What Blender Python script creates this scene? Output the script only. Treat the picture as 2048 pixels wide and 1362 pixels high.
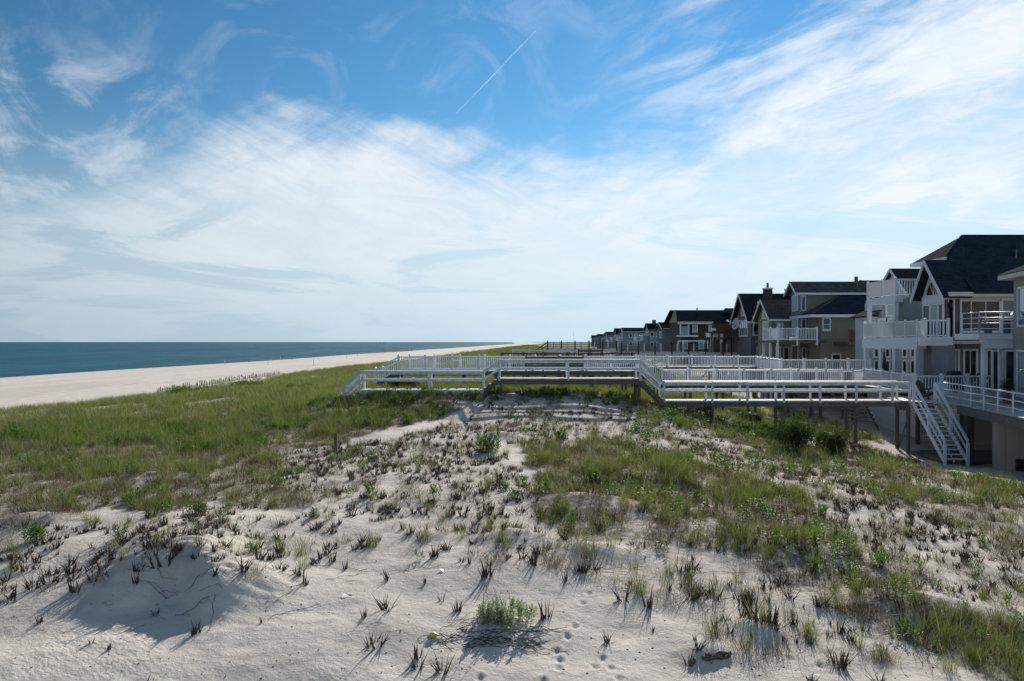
import bpy, math, random
import numpy as np
from mathutils import Vector, Matrix
R = math.radians
random.seed(7); RNG = np.random.default_rng(11)
for o in list(bpy.data.objects): bpy.data.objects.remove(o)
S = bpy.context.scene
COL = S.collection
# ------------------------------------------------------------------ camera
cam = bpy.data.cameras.new('camera'); camo = bpy.data.objects.new('camera', cam); COL.objects.link(camo)
camo.location = (0, 0, 0); camo.rotation_euler = (R(90), 0, 0)
cam.sensor_width = 36; cam.lens = 28; cam.shift_y = 2.4/2048
cam.clip_start = 0.1; cam.clip_end = 60000
S.camera = camo
F = 2048*28/36.0; HY = 684.0
def at(px, py, D): return Vector(((px-1024)*D/F, D, (HY-py)*D/F))
def X(px, D): return (px-1024)*D/F
def Z(py, D): return (HY-py)*D/F
# ------------------------------------------------------------------ colour management, sun, sky
S.view_settings.view_transform = 'Standard'; S.view_settings.look = 'None'
S.view_settings.gamma = 1; S.view_settings.use_curve_mapping = False
S.view_settings.exposure = 0.35
SUN_AZ, SUN_EL = R(16), R(26.5)
sl = bpy.data.lights.new('sun', 'SUN'); sl.energy = 5.0; sl.angle = R(0.6); sl.color = (1, .935, .83)
so = bpy.data.objects.new('sun', sl); COL.objects.link(so)
sd = Vector((math.sin(SUN_AZ)*math.cos(SUN_EL), math.cos(SUN_AZ)*math.cos(SUN_EL), math.sin(SUN_EL)))
so.rotation_euler = (-sd).to_track_quat('-Z', 'Y').to_euler()
so.location = (0, 0, 40)
W = bpy.data.worlds.new('World'); S.world = W; W.use_nodes = True
nt = W.node_tree; nt.nodes.clear()
class NB:
    """tiny node-expression helper"""
    def __init__(s, nt): s.nt = nt
    def n(s, t, **k):
        n = s.nt.nodes.new(t)
        for a, v in k.items(): setattr(n, a, v)
        return n
    def put(s, inp, v):
        if isinstance(v, bpy.types.NodeSocket): s.nt.links.new(v, inp)
        elif isinstance(v, (tuple, list)) and hasattr(inp.default_value, '__len__') and len(inp.default_value) == 4 and len(v) == 3: inp.default_value = (*v, 1)
        else: inp.default_value = v
    def m(s, op, a, b=None, c=None, clamp=False):
        n = s.n('ShaderNodeMath', operation=op); n.use_clamp = clamp; s.put(n.inputs[0], a)
        if b is not None: s.put(n.inputs[1], b)
        if c is not None: s.put(n.inputs[2], c)
        return n.outputs[0]
    def ramp(s, v, a, b, lo=0., hi=1., sm=True):
        n = s.n('ShaderNodeMapRange'); n.interpolation_type = 'SMOOTHSTEP' if sm else 'LINEAR'
        for i, x in enumerate((v, a, b, lo, hi)): s.put(n.inputs[i], x)
        return n.outputs[0]
    def mix(s, f, a, b, mode='MIX'):
        n = s.n('ShaderNodeMix', data_type='RGBA', blend_type=mode)
        s.put(n.inputs[0], f); s.put(n.inputs[6], a); s.put(n.inputs[7], b); return n.outputs[2]
    def noise(s, vec, scale, detail=4, rough=.5, dist=0.):
        n = s.n('ShaderNodeTexNoise'); s.put(n.inputs['Vector'], vec); s.put(n.inputs['Scale'], scale)
        s.put(n.inputs['Detail'], detail); s.put(n.inputs['Roughness'], rough); s.put(n.inputs['Distortion'], dist); return n.outputs['Fac']
    def xyz(s, v):
        n = s.n('ShaderNodeSeparateXYZ'); s.put(n.inputs[0], v); return n.outputs
    def comb(s, x, y, z=0.):
        n = s.n('ShaderNodeCombineXYZ')
        for i, v in enumerate((x, y, z)): s.put(n.inputs[i], v)
        return n.outputs[0]
    def curve(s, v, pts):
        n = s.n('ShaderNodeFloatCurve'); c = n.mapping.curves[0]; n.mapping.use_clip = False
        c.points[0].location = pts[0]; c.points[1].location = pts[-1]
        for p in pts[1:-1]: c.points.new(*p)
        n.mapping.update(); s.put(n.inputs['Value'], v); return n.outputs[0]
b = NB(nt)
sky = b.n('ShaderNodeTexSky', sky_type='NISHITA', sun_disc=False)
sky.sun_elevation = SUN_EL; sky.sun_rotation = SUN_AZ; sky.air_density = 1.0; sky.dust_density = 0.0; sky.ozone_density = 2.2
tc = b.n('ShaderNodeTexCoord'); dx, dy, dz = b.xyz(tc.outputs['Generated'])
az = b.m('ARCTAN2', dx, dy)                                   # 0 straight along the beach, + towards the houses
hyp = b.m('SQRT', b.m('ADD', b.m('MULTIPLY', dx, dx), b.m('MULTIPLY', dy, dy)))
el = b.m('DIVIDE', dz, b.m('MAXIMUM', hyp, .02))              # tangent of elevation
zz = b.m('ADD', b.m('MAXIMUM', dz, 0.0), .13)
u = b.m('DIVIDE', dx, zz); v = b.m('DIVIDE', dy, zz)          # cloud-plane coordinates
# a second, streak-aligned frame (az, el) rotated and stretched: wind-drawn cirrus
def rot(a, sx, sy):
    ca, sa = math.cos(a), math.sin(a)
    p = b.m('MULTIPLY', b.m('ADD', b.m('MULTIPLY', az, ca), b.m('MULTIPLY', el, sa)), sx)
    q = b.m('MULTIPLY', b.m('ADD', b.m('MULTIPLY', az, -sa), b.m('MULTIPLY', el, ca)), sy)
    return p, q
big = b.noise(b.comb(az, el), 3.2, 3, .5)
puff0 = b.noise(b.comb(az, el, 4.4), 5.0, 4, .5)
p1, q1 = rot(R(24), 3.0, 11.0)
st = b.noise(b.comb(p1, q1, b.m('MULTIPLY', big, .9)), 1.6, 9, .62, .55)
p2, q2 = rot(R(-3), 2.0, 9.0)
st2 = b.noise(b.comb(p2, q2, 3.7), 1.6, 12, .64, .8)
p3, q3 = rot(R(15), 2.6, 13.0)
st3 = b.noise(b.comb(p3, q3, b.m('MULTIPLY', puff0, 1.5)), 1.4, 12, .6, .8)
p4, q4 = rot(R(-24), 3.0, 15.0)
st4 = b.noise(b.comb(p4, q4, 9.1), 1.5, 12, .66, .5)
rightw = b.ramp(az, R(-4), R(14))
strk = b.m('ADD', b.m('MULTIPLY', b.mix(rightw, st4, st3), .55), b.m('MULTIPLY', st2, .45))
fine = b.noise(b.comb(b.m('MULTIPLY', az, 5), b.m('MULTIPLY', el, 9), 1.3), 3.0, 9, .66, .9)
puff = b.noise(b.comb(b.m('MULTIPLY', az, 3), b.m('MULTIPLY', el, 3.4), 8.1), 2.4, 9, .6, 1.6)
# upper limit of the big cirrus sheet as a function of azimuth (t = 0..1 over -40..+40 degrees)
t_ = b.ramp(az, R(-42), R(42), 0, 1, False)
T = b.curve(t_, [(0, .13), (.10, .14), (.20, .185), (.28, .265), (.36, .268), (.44, .252), (.5, .236), (.57, .226), (.63, .255), (.70, .300), (.78, .36), (.86, .45), (1, .6)])
wob = b.m('MULTIPLY', b.m('SUBTRACT', st, .5), .12)
wob2 = b.m('MULTIPLY', b.m('SUBTRACT', puff, .5), .07)
dist = b.m('SUBTRACT', b.m('ADD', b.m('ADD', T, wob), wob2), el)
cover = b.ramp(b.m('ADD', dist, b.m('MULTIPLY', b.m('SUBTRACT', strk, .5), .15)), -.03, .065)
softL = b.ramp(t_, .05, .36, .55, 1.)                            # the sheet is thinner on the sea side
dens = b.m('MULTIPLY', b.m('MULTIPLY', cover, softL), b.ramp(strk, .40, .57, b.ramp(az, R(-12), R(18), .80, .56), 1.))
# blue rift at lower right (py ~ 540) and thinning towards the horizon
rift = b.m('MULTIPLY', b.ramp(st2, .50, .60, .0, .65), b.ramp(el, .22, .10, 0., 1.))
dens = b.m('MULTIPLY', dens, b.m('SUBTRACT', 1., rift))
dens = b.m('MULTIPLY', dens, b.ramp(el, -.01, .10, .35, 1.))
# thin streaks upper right and curls upper left
ur = b.m('MULTIPLY', b.m('MULTIPLY', b.ramp(b.m('ADD', b.m('MULTIPLY', st, .4), b.m('MULTIPLY', st3, .6)), .43, .66), b.ramp(az, R(2), R(18))), b.ramp(el, .16, .30, 0., .78))
ulm = b.m('MULTIPLY', b.ramp(az, R(-17), R(-27)), b.m('MULTIPLY', b.ramp(el, .37, .26), b.ramp(el, .1, .17)))
ul = b.m('MULTIPLY', b.ramp(b.m('ADD', b.m('MULTIPLY', puff, .65), b.m('MULTIPLY', fine, .35)), .42, .66), b.m('MULTIPLY', ulm, .62))
veil = b.m('MULTIPLY', b.ramp(puff, .5, .75), .16)
allc = b.m('MAXIMUM', b.m('MAXIMUM', dens, ur), b.m('MAXIMUM', ul, veil))
allc = b.m('MULTIPLY', allc, b.ramp(fine, .2, .7, .80, 1.0))
allc = b.m('MINIMUM', b.m('MAXIMUM', allc, 0.), .95)
back = b.ramp(dy, -.1, .1, 0., 1.)
allc = b.m('ADD', b.m('MULTIPLY', allc, back), b.m('MULTIPLY', b.m('MULTIPLY', b.ramp(b.noise(b.comb(u, v), .8, 6, .6, .6), .42, .7), .5), b.m('SUBTRACT', 1., back)))
hs = b.n('ShaderNodeHueSaturation'); b.put(hs.inputs['Color'], sky.outputs[0]); hs.inputs['Saturation'].default_value = 1.24; hs.inputs['Hue'].default_value = .488
skyc = b.mix(1., hs.outputs[0], (.78, .90, 1.0), 'MULTIPLY')
skyd = b.mix(b.ramp(el, .0, .30, 0., 1.), (5.2, 6.9, 8.2), skyc)   # the pale, hazy air low over the sea
skyd = b.mix(1., skyd, b.ramp(az, R(-42), R(16), .58, .97), 'MULTIPLY')
cl = b.mix(b.ramp(el, .0, .22), (6.4, 7.35, 7.9), (7.6, 8.05, 8.5))
cl = b.mix(1., cl, b.ramp(az, R(-35), R(25), .90, 1.03), 'MULTIPLY')
fin = b.mix(allc, skyd, cl)
bg = b.n('ShaderNodeBackground'); b.put(bg.inputs[0], fin); bg.inputs[1].default_value = .092
out = b.n('ShaderNodeOutputWorld'); nt.links.new(bg.outputs[0], out.inputs[0])

# ------------------------------------------------------------------ materials
MATS = {}
def mat(name, col, rough=.7, var=.0, vscale=3., bump=0., bscale=20., metal=0., trans=0., spec=.5, stretch=(1, 1, 1), col2=None, rnd=0.):
    if name in MATS: return MATS[name]
    m = bpy.data.materials.new(name); m.use_nodes = True; MATS[name] = m
    t = m.node_tree; n = NB(t); p = t.nodes['Principled BSDF']
    p.inputs['Roughness'].default_value = rough; p.inputs['Metallic'].default_value = metal
    p.inputs['Specular IOR Level'].default_value = spec
    tc = n.n('ShaderNodeTexCoord'); mp = n.n('ShaderNodeMapping'); t.links.new(tc.outputs['Object'], mp.inputs[0]); mp.inputs['Scale'].default_value = stretch
    c = (*col, 1)
    if var or col2:
        f = n.noise(mp.outputs[0], vscale, 6, .6)
        c2 = col2 or tuple(x*(1-var) for x in col)
        c = n.mix(n.ramp(f, .3, .7), col, c2)
    if rnd:
        oi = n.n('ShaderNodeObjectInfo')
        c = n.mix(1., c, n.ramp(oi.outputs['Random'], 0, 1, 1-rnd, 1+rnd, False), 'MULTIPLY')
    n.put(p.inputs['Base Color'], c)
    if bump:
        bn = n.n('ShaderNodeBump'); bn.inputs['Strength'].default_value = bump; bn.inputs['Distance'].default_value = .02
        n.put(bn.inputs['Height'], n.noise(mp.outputs[0], bscale, 5, .6)); t.links.new(bn.outputs[0], p.inputs['Normal'])
    if trans:
        tr = n.n('ShaderNodeBsdfTranslucent'); n.put(tr.inputs[0], c)
        mx = n.n('ShaderNodeMixShader'); mx.inputs[0].default_value = trans
        t.links.new(p.outputs[0], mx.inputs[1]); t.links.new(tr.outputs[0], mx.inputs[2]); t.links.new(mx.outputs[0], t.nodes['Material Output'].inputs[0])
    return m
vinyl = mat('white_vinyl', (.82, .83, .86), .35, .12, 2.)
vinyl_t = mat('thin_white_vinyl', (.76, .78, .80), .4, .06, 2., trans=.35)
paint = mat('white_painted_wood', (.76, .78, .82), .55, .1, 7., .3, 50, col2=(.50,.50,.50))
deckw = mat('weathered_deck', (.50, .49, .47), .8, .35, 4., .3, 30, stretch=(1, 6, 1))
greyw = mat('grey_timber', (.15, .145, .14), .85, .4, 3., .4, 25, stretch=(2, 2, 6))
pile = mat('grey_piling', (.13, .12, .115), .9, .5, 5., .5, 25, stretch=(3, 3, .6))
brownw = mat('brown_stained_wood', (.085, .045, .033), .8, .4, 4., .3, 25)
brownw2 = mat('red_brown_wood', (.12, .06, .042), .8, .4, 4., .3, 25)
trim = mat('white_trim', (.74, .77, .82), .5, .06, 2.)
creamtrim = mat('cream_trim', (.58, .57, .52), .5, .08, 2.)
glass = mat('dark_glass', (.010, .014, .018), .12, .1, .9, spec=.35, col2=(.07,.085,.09))  # paler mottling in the colour is painted, standing in for reflections in the panes
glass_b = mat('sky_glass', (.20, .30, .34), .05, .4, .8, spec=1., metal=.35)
curtain = mat('pale_blind', (.45, .5, .5), .6, .1)
def siding_mat(name, col, pitch=.11, col2=None, shingle=False):
    if name in MATS: return MATS[name]
    m = mat(name, col, .75, .12, 1.3, col2=col2)
    t = m.node_tree; n = NB(t); p = t.nodes['Principled BSDF']
    tc = n.n('ShaderNodeTexCoord'); x, y, z = n.xyz(tc.outputs['Object'])
    saw = n.m('FRACT', n.m('DIVIDE', z, pitch))
    bn = n.n('ShaderNodeBump'); bn.inputs['Strength'].default_value = .8; bn.inputs['Distance'].default_value = .012
    h = saw
    if shingle:
        br = n.n('ShaderNodeTexBrick'); br.inputs['Scale'].default_value = 1.; br.inputs['Brick Width'].default_value = .16; br.inputs['Row Height'].default_value = pitch
        br.inputs['Mortar Size'].default_value = .008
        n.put(br.inputs['Vector'], n.comb(n.m('ADD', x, y), z)); n.put(br.inputs['Color1'], tuple(c*1.3 for c in col)); n.put(br.inputs['Color2'], tuple(c*.65 for c in col)); n.put(br.inputs['Mortar'], tuple(c*.3 for c in col))
        n.put(p.inputs['Base Color'], br.outputs[0])
    n.put(bn.inputs['Height'], h); t.links.new(bn.outputs[0], p.inputs['Normal'])
    return m
def roof_mat(name, col, sx=.33, sy=.14):
    if name in MATS: return MATS[name]
    m = bpy.data.materials.new(name); m.use_nodes = True; MATS[name] = m
    t = m.node_tree; n = NB(t); p = t.nodes['Principled BSDF']; p.inputs['Roughness'].default_value = 1; p.inputs['Specular IOR Level'].default_value = .0
    tc = n.n('ShaderNodeTexCoord'); x, y, z = n.xyz(tc.outputs['Object'])
    br = n.n('ShaderNodeTexBrick'); br.inputs['Scale'].default_value = 1.; br.inputs['Brick Width'].default_value = sx; br.inputs['Row Height'].default_value = sy
    br.inputs['Mortar Size'].default_value = .012; br.inputs['Mortar Smooth'].default_value = .3; br.inputs['Bias'].default_value = -.1
    n.put(br.inputs['Vector'], n.comb(n.m('ADD', x, n.m('MULTIPLY', y, .6)), z))
    n.put(br.inputs['Color1'], tuple(c*1.25 for c in col)); n.put(br.inputs['Color2'], tuple(c*.72 for c in col)); n.put(br.inputs['Mortar'], tuple(c*.45 for c in col))
    c = n.mix(n.ramp(n.noise(tc.outputs['Object'], 1.2, 6, .6), .3, .75, 0, .35), br.outputs[0], tuple(min(1, c*1.5) for c in col))
    n.put(p.inputs['Base Color'], c)
    bn = n.n('ShaderNodeBump'); bn.inputs['Strength'].default_value = .7; bn.inputs['Distance'].default_value = .02
    n.put(bn.inputs['Height'], n.m('ADD', n.m('FRACT', n.m('DIVIDE', z, sy)), n.m('MULTIPLY', n.noise(tc.outputs['Object'], 40, 3), .4))); t.links.new(bn.outputs[0], p.inputs['Normal'])
    return m
roofB = roof_mat('charcoal_shingles', (.030, .040, .054))
roofG = roof_mat('grey_shingles', (.085, .080, .078))
roofF = roof_mat('far_dark_shingles', (.016, .020, .026))
roofD = roof_mat('dark_brown_grey_shingles', (.032, .033, .040))
sidB = siding_mat('blue_grey_siding', (.24, .255, .28))
sidA = mat('beige_stucco', (.36, .33, .28), .85, .1, 1.2, .3, 50)
sidC = siding_mat('olive_siding', (.235, .23, .18), .2)
sidW = siding_mat('white_siding', (.60, .63, .68), .11)
sidE = siding_mat('slate_siding', (.15, .16, .185), .2)
shF = siding_mat('dark_brown_shingle_wall', (.062, .046, .040), .18, shingle=True)
sidCream = siding_mat('cream_siding', (.42, .38, .32), .2)
sidPale = siding_mat('pale_blue_siding', (.30, .35, .40), .2)
metalw = mat('white_metal_rail', (.66, .70, .76), .35, .05)

# ------------------------------------------------------------------ mesh helpers
class MB:
    def __init__(s): s.v = []; s.f = []
    def poly(s, pts, faces):
        k = len(s.v); s.v += [tuple(p) for p in pts]; s.f += [tuple(i+k for i in f) for f in faces]; return s
    def box(s, x0, x1, y0, y1, z0, z1):
        if x0 > x1: x0, x1 = x1, x0
        if y0 > y1: y0, y1 = y1, y0
        return s.poly([(x0,y0,z0),(x1,y0,z0),(x1,y1,z0),(x0,y1,z0),(x0,y0,z1),(x1,y0,z1),(x1,y1,z1),(x0,y1,z1)],
                      [(3,2,1,0),(4,5,6,7),(0,1,5,4),(1,2,6,5),(2,3,7,6),(3,0,4,7)])
    def bar(s, a, c, w, h, up=(0,0,1)):
        a = Vector(a); c = Vector(c); d = (c-a).normalized(); up = Vector(up)
        if abs(d.dot(up)) > .98: up = Vector((0,1,0))
        r = d.cross(up).normalized(); q = r.cross(d).normalized()
        pts = []
        for e in (a, c):
            for i, j in ((-1,-1),(1,-1),(1,1),(-1,1)): pts.append(e+r*(w/2*i)+q*(h/2*j))
        return s.poly(pts, [(3,2,1,0),(4,5,6,7),(0,1,5,4),(1,2,6,5),(2,3,7,6),(3,0,4,7)])
    def vbar(s, a, c, w, t):
        """rail with plumb ends: w across (horizontal), t vertical"""
        a = Vector(a); c = Vector(c); d = (c-a); d.z = 0; d.normalize(); r = Vector((d.y,-d.x,0))
        pts = []
        for e in (a, c):
            for i, j in ((-1,-1),(1,-1),(1,1),(-1,1)): pts.append(e+r*(w/2*i)+Vector((0,0,t/2*j)))
        return s.poly(pts, [(3,2,1,0),(4,5,6,7),(0,1,5,4),(1,2,6,5),(2,3,7,6),(3,0,4,7)])
    def tube(s, a, c, r0, r1=None, n=8):
        a = Vector(a); c = Vector(c); r1 = r0 if r1 is None else r1
        d = (c-a).normalized(); up = Vector((0,0,1)) if abs(d.z) < .95 else Vector((0,1,0))
        x = d.cross(up).normalized(); y = x.cross(d)
        pts = [a+(x*math.cos(2*math.pi*i/n)+y*math.sin(2*math.pi*i/n))*r0 for i in range(n)]+[c+(x*math.cos(2*math.pi*i/n)+y*math.sin(2*math.pi*i/n))*r1 for i in range(n)]
        return s.poly(pts, [tuple(range(n-1,-1,-1)), tuple(range(n,2*n))]+[(i,(i+1)%n,n+(i+1)%n,n+i) for i in range(n)])
    def slab(s, pts, th):
        """a planar polygon given thickness th straight down"""
        n = len(pts); P = [Vector(p) for p in pts]; Q = [p-Vector((0,0,th)) for p in P]
        return s.poly(P+Q, [tuple(range(n)), tuple(range(2*n-1,n-1,-1))]+[(i,n+i,n+(i+1)%n,(i+1)%n) for i in range(n)])
    def prism(s, pts, d):
        n = len(pts); P = [Vector(p) for p in pts]; Q = [p+Vector(d) for p in P]
        return s.poly(P+Q, [tuple(range(n-1,-1,-1)), tuple(range(n,2*n))]+[(i,(i+1)%n,n+(i+1)%n,n+i) for i in range(n)])
    def mesh(s, name, org=(0,0,0)):
        me = bpy.data.meshes.new(name); o = Vector(org)
        me.from_pydata([tuple(Vector(p)-o) for p in s.v], [], s.f); me.update(); return me
    def build(s, name, m, parent=None, smooth=False):
        import bmesh
        org = wloc(parent) if parent else Vector((0,0,0))
        me = s.mesh(name, org); me.materials.append(m)
        bm = bmesh.new(); bm.from_mesh(me); bmesh.ops.recalc_face_normals(bm, faces=bm.faces); bm.to_mesh(me); bm.free()
        if smooth: me.polygons.foreach_set('use_smooth', [True]*len(me.polygons))
        o = bpy.data.objects.new(name, me); COL.objects.link(o)
        if parent: o.parent = parent
        return o
WL = {}
def wloc(o):
    p = Vector((0,0,0))
    while o: p += o.location; o = o.parent
    return p
def tag(o, label=None, cat=None, group=None, kind=None):
    if label: o['label'] = label
    if cat: o['category'] = cat
    if group: o['group'] = group
    if kind: o['kind'] = kind
    return o
def empty(name, loc, label, cat, group=None):
    o = bpy.data.objects.new(name, None); COL.objects.link(o); o.location = loc; o.empty_display_size = .2
    return tag(o, label, cat, group)
def share(name, me, loc, parent=None, rz=0, sc=None):
    o = bpy.data.objects.new(name, me); COL.objects.link(o)
    if parent: o.parent = parent; o.location = Vector(loc)-wloc(parent)
    else: o.location = loc
    o.rotation_euler = (0,0,rz)
    if sc: o.scale = sc
    return o
def unitbox(name, m):
    me = MB().box(-.5,.5,-.5,.5,0,1).mesh(name); me.materials.append(m); return me

# ------------------------------------------------------------------ terrain
def hsh(ix, iy, s):
    n = (ix.astype(np.int64)*374761393 + iy.astype(np.int64)*668265263 + s*1442695041) & 0x7fffffff
    n = ((n ^ (n >> 13))*1274126177) & 0x7fffffff
    return ((n ^ (n >> 16)) & 0xffff)/65535.0
def vn(x, y, s=0):
    x = np.asarray(x, float); y = np.asarray(y, float); ix = np.floor(x); iy = np.floor(y); fx = x-ix; fy = y-iy
    fx = fx*fx*(3-2*fx); fy = fy*fy*(3-2*fy); ix = ix.astype(np.int64); iy = iy.astype(np.int64)
    return (hsh(ix,iy,s)*(1-fx)+hsh(ix+1,iy,s)*fx)*(1-fy)+(hsh(ix,iy+1,s)*(1-fx)+hsh(ix+1,iy+1,s)*fx)*fy
def fbm(x, y, s=0, o=4):
    r = 0; a = .5; t = 0
    for k in range(o): r = r+a*vn(x*2**k, y*2**k, s+k); t += a; a *= .5
    return r/t
def sst(a, c, x):
    t = np.clip((x-a)/(c-a), 0, 1); return t*t*(3-2*t)
CP = [(0,1362,11.5),(1024,1362,11.5),(2048,1362,11.6),(0,1210,14.1),(500,1200,14.2),(1024,1200,14),(1500,1200,14.1),(2048,1200,15),
 (0,1050,18.4),(500,1050,18.),(1024,1050,17.9),(1500,1050,18.6),(2048,1080,20),(0,950,26.5),(500,930,27),(1024,930,25.5),(1500,960,25.2),(1800,985,26),(2048,980,28.5),
 (0,880,36),(500,862,36),(900,842,37),(1100,832,37.5),(1350,852,37),(1600,905,35),(1880,934,38.3),(2040,945,36),
 (400,850,42),(0,860,42),(720,793,41.8),(860,791,41.8),(1000,787,41.8),(1150,784,41.8),(1278,801,41.8),(1000,787,44),(1150,785,44.5),(1425,838,41.8),(1565,882,41.8),(1700,884,41.8),(1830,912,41.8),(2000,912,41.8)]
C3 = [tuple(at(*c)) for c in CP]
C3 += [(0,0,-5.6),(-8,4,-5.3),(8,4,-5.4),(-40,0,-5.4),(-60,20,-6.2),(-62,45,-6.3),(-48,68,-6.1),(-55,85,-6.2),(-33,66,-5.1),(-25,62,-4.2),(-14,60,-3.5),(0,60,-3.4),(8,55,-3.6),(16,50,-4.8),(20,55,-4.9),(30,55,-5.4),(34,46,-5.6),(20,70,-4.6),(32,75,-4.8),(-5,80,-3.7),(-20,80,-3.9),(10,80,-3.9),(45,40,-5.6),(45,70,-5.2),(40,10,-5.6),(5,48,-3.3),(-6,50,-2.9),(24,30,-5.6),(34,32,-5.7),(-30,30,-5.0)]
C3 = np.array(C3)
def _rbf():
    P = C3[:, :2]; n = len(P); d = np.linalg.norm(P[:,None]-P[None], axis=2)
    A = np.zeros((n+3, n+3)); A[:n,:n] = d-np.eye(n)*.35; A[:n,n] = 1; A[:n,n+1:] = P; A[n,:n] = 1; A[n+1:,:n] = P.T
    return np.linalg.solve(A, np.concatenate([C3[:,2], [0,0,0]]))
RW = _rbf()
def coast(y): return -117+.043*np.minimum(y, 3000)+2.2*np.sin(y/47.+.6)*np.clip(y/200,.3,1)
def toe(y): return np.minimum(-49.5+.0525*y+3*np.sin(y/33.), 200)
# hollow-and-hummock details in the foreground: (px, py, D, radius x, radius y, height)
HUM = [(1190,1010,20,1.3,.9,.25),(1300,960,24,2,1.2,.2),(1600,1110,17,1.3,.8,.2),(1180,1110,16.3,.8,.45,.16),(850,1085,17.3,.5,.35,.10),(1020,1085,17,.8,.4,.16),
       (1510,1230,13,.45,.35,.16),(1420,1280,12.2,.4,.3,.12),(980,1235,13,.75,.45,.12),(300,980,24,2,1.,.2),(60,1075,18.6,.8,.5,.2),(1850,1200,14.2,1.2,.6,.22),(1000,870,32,1,.8,.2),(730,905,29,1.2,.8,.2)]
FEET = [(px, py, (4.53-.12*(F*4.6/(py-HY)-14)*.6)*F/(py-HY), 0) for px, py in ((1150,1243),(1135,1263),(1113,1285),(1120,1302),(1117,1320),(1086,1345),(1178,1180),(1166,1200),(1205,1300),(1222,1322),(1190,1318),(1640,1318),(1660,1290),(1580,1300),(1755,1275),(1238,1345),(960,1340))]
def H(x, y, detail=True):
    x = np.atleast_1d(np.asarray(x, float)); y = np.atleast_1d(np.asarray(y, float))
    xc = np.clip(x, -62, 50); yc = np.clip(y, -10, 92)
    near = np.zeros_like(x)
    for i in range(len(C3)): near += RW[i]*np.hypot(xc-C3[i,0], yc-C3[i,1])
    near += RW[-3]+RW[-2]*xc+RW[-1]*yc
    cx, tx = coast(y), toe(y)
    far = np.where(x < cx, -8-.06*(cx-x), 0); far = np.maximum(far, -13)
    t = np.clip((x-cx)/np.maximum(tx-cx, 1), 0, 1)
    beach = -8+1.75*np.sqrt(np.clip(t*1.0,0,1))
    top = -3.75+.9*(fbm(x/14, y/22, 5)-.5)*1.6-sst(12, 26, x-tx-20)*.6
    dune = -6.25+(top+6.25)*sst(-2, 34, x-tx)**.85
    far = np.where(x < cx, far, np.where(x < tx, beach, dune))
    w = sst(62, 92, y); wx = sst(-60, -46, x)*(1-w)
    z = far*(1-wx)+near*wx
    if detail:
        k = np.exp(-np.maximum(y-10,0)/60)*sst(-60,-40,x)+.12
        z = z+k*(.30*(fbm(x/3.2, y/2.6, 21, 3)-.5)+.10*(fbm(x/.9, y/.8, 31, 3)-.5)*sst(60,30,y))
        for (px,py,D,rx,ry,h) in HUM:
            hx = X(px,D); z = z+h*np.exp(-((x-hx)/rx)**2-((y-D)/ry)**2)
        # wind-scoured mound at the left: gentle back, steep face towards the viewer
        mx = x+6.2+.25*(y-15); lip = 15.0+.35*np.sin(x*1.7+.5)+.22*np.sin(x*3.9)+.5*(fbm(x*.9, y*.2, 3, 3)-.5)-.10*mx*mx
        bk = np.exp(-((y-lip)/2.4)**2); drop = 1.15+.4*vn(x*1.1, y*0, 8)
        prof = np.where(y > lip, bk, sst(drop, 0, lip-y))
        z = z+.60*prof*np.exp(-np.abs(mx/1.75)**2.4)*(1+.16*(fbm(x/.6, y/.25, 61, 4)-.5)*2)
        z = z+.10*(fbm(x/.5, y/.16, 71, 3)-.5)*np.exp(-((x+5.9)/2.2)**2-((y-14.2)/1.0)**2)
        for (px,py,D,a) in FEET:
            fx = X(px,D); r2 = ((x-fx)/.055)**2+((y-D)/.085)**2; z = z-.035*np.exp(-r2**1.5)+.010*np.exp(-(np.sqrt(r2)-1.7)**2*4)
        z = z-.10*np.exp(-((x+6.2)/2.4)**2-((y-13.1)/.8)**2)
    return z
def h1(x, y): return float(H(x, y)[0])
def grnd(x, y, extra=0.): return Vector((x, y, h1(x, y)+extra))
def ground_at(px, py, D0=15):
    """where the view line through a picture point meets the dune"""
    lo, hi = 5., 120.; tx = (px-1024)/F; tz = (HY-py)/F
    ys = np.geomspace(6, 110, 500); zz_ = H(tx*ys, ys); d = zz_-tz*ys
    i = np.argmax(d > 0)
    return Vector((tx*ys[i], ys[i], zz_[i]))

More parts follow.
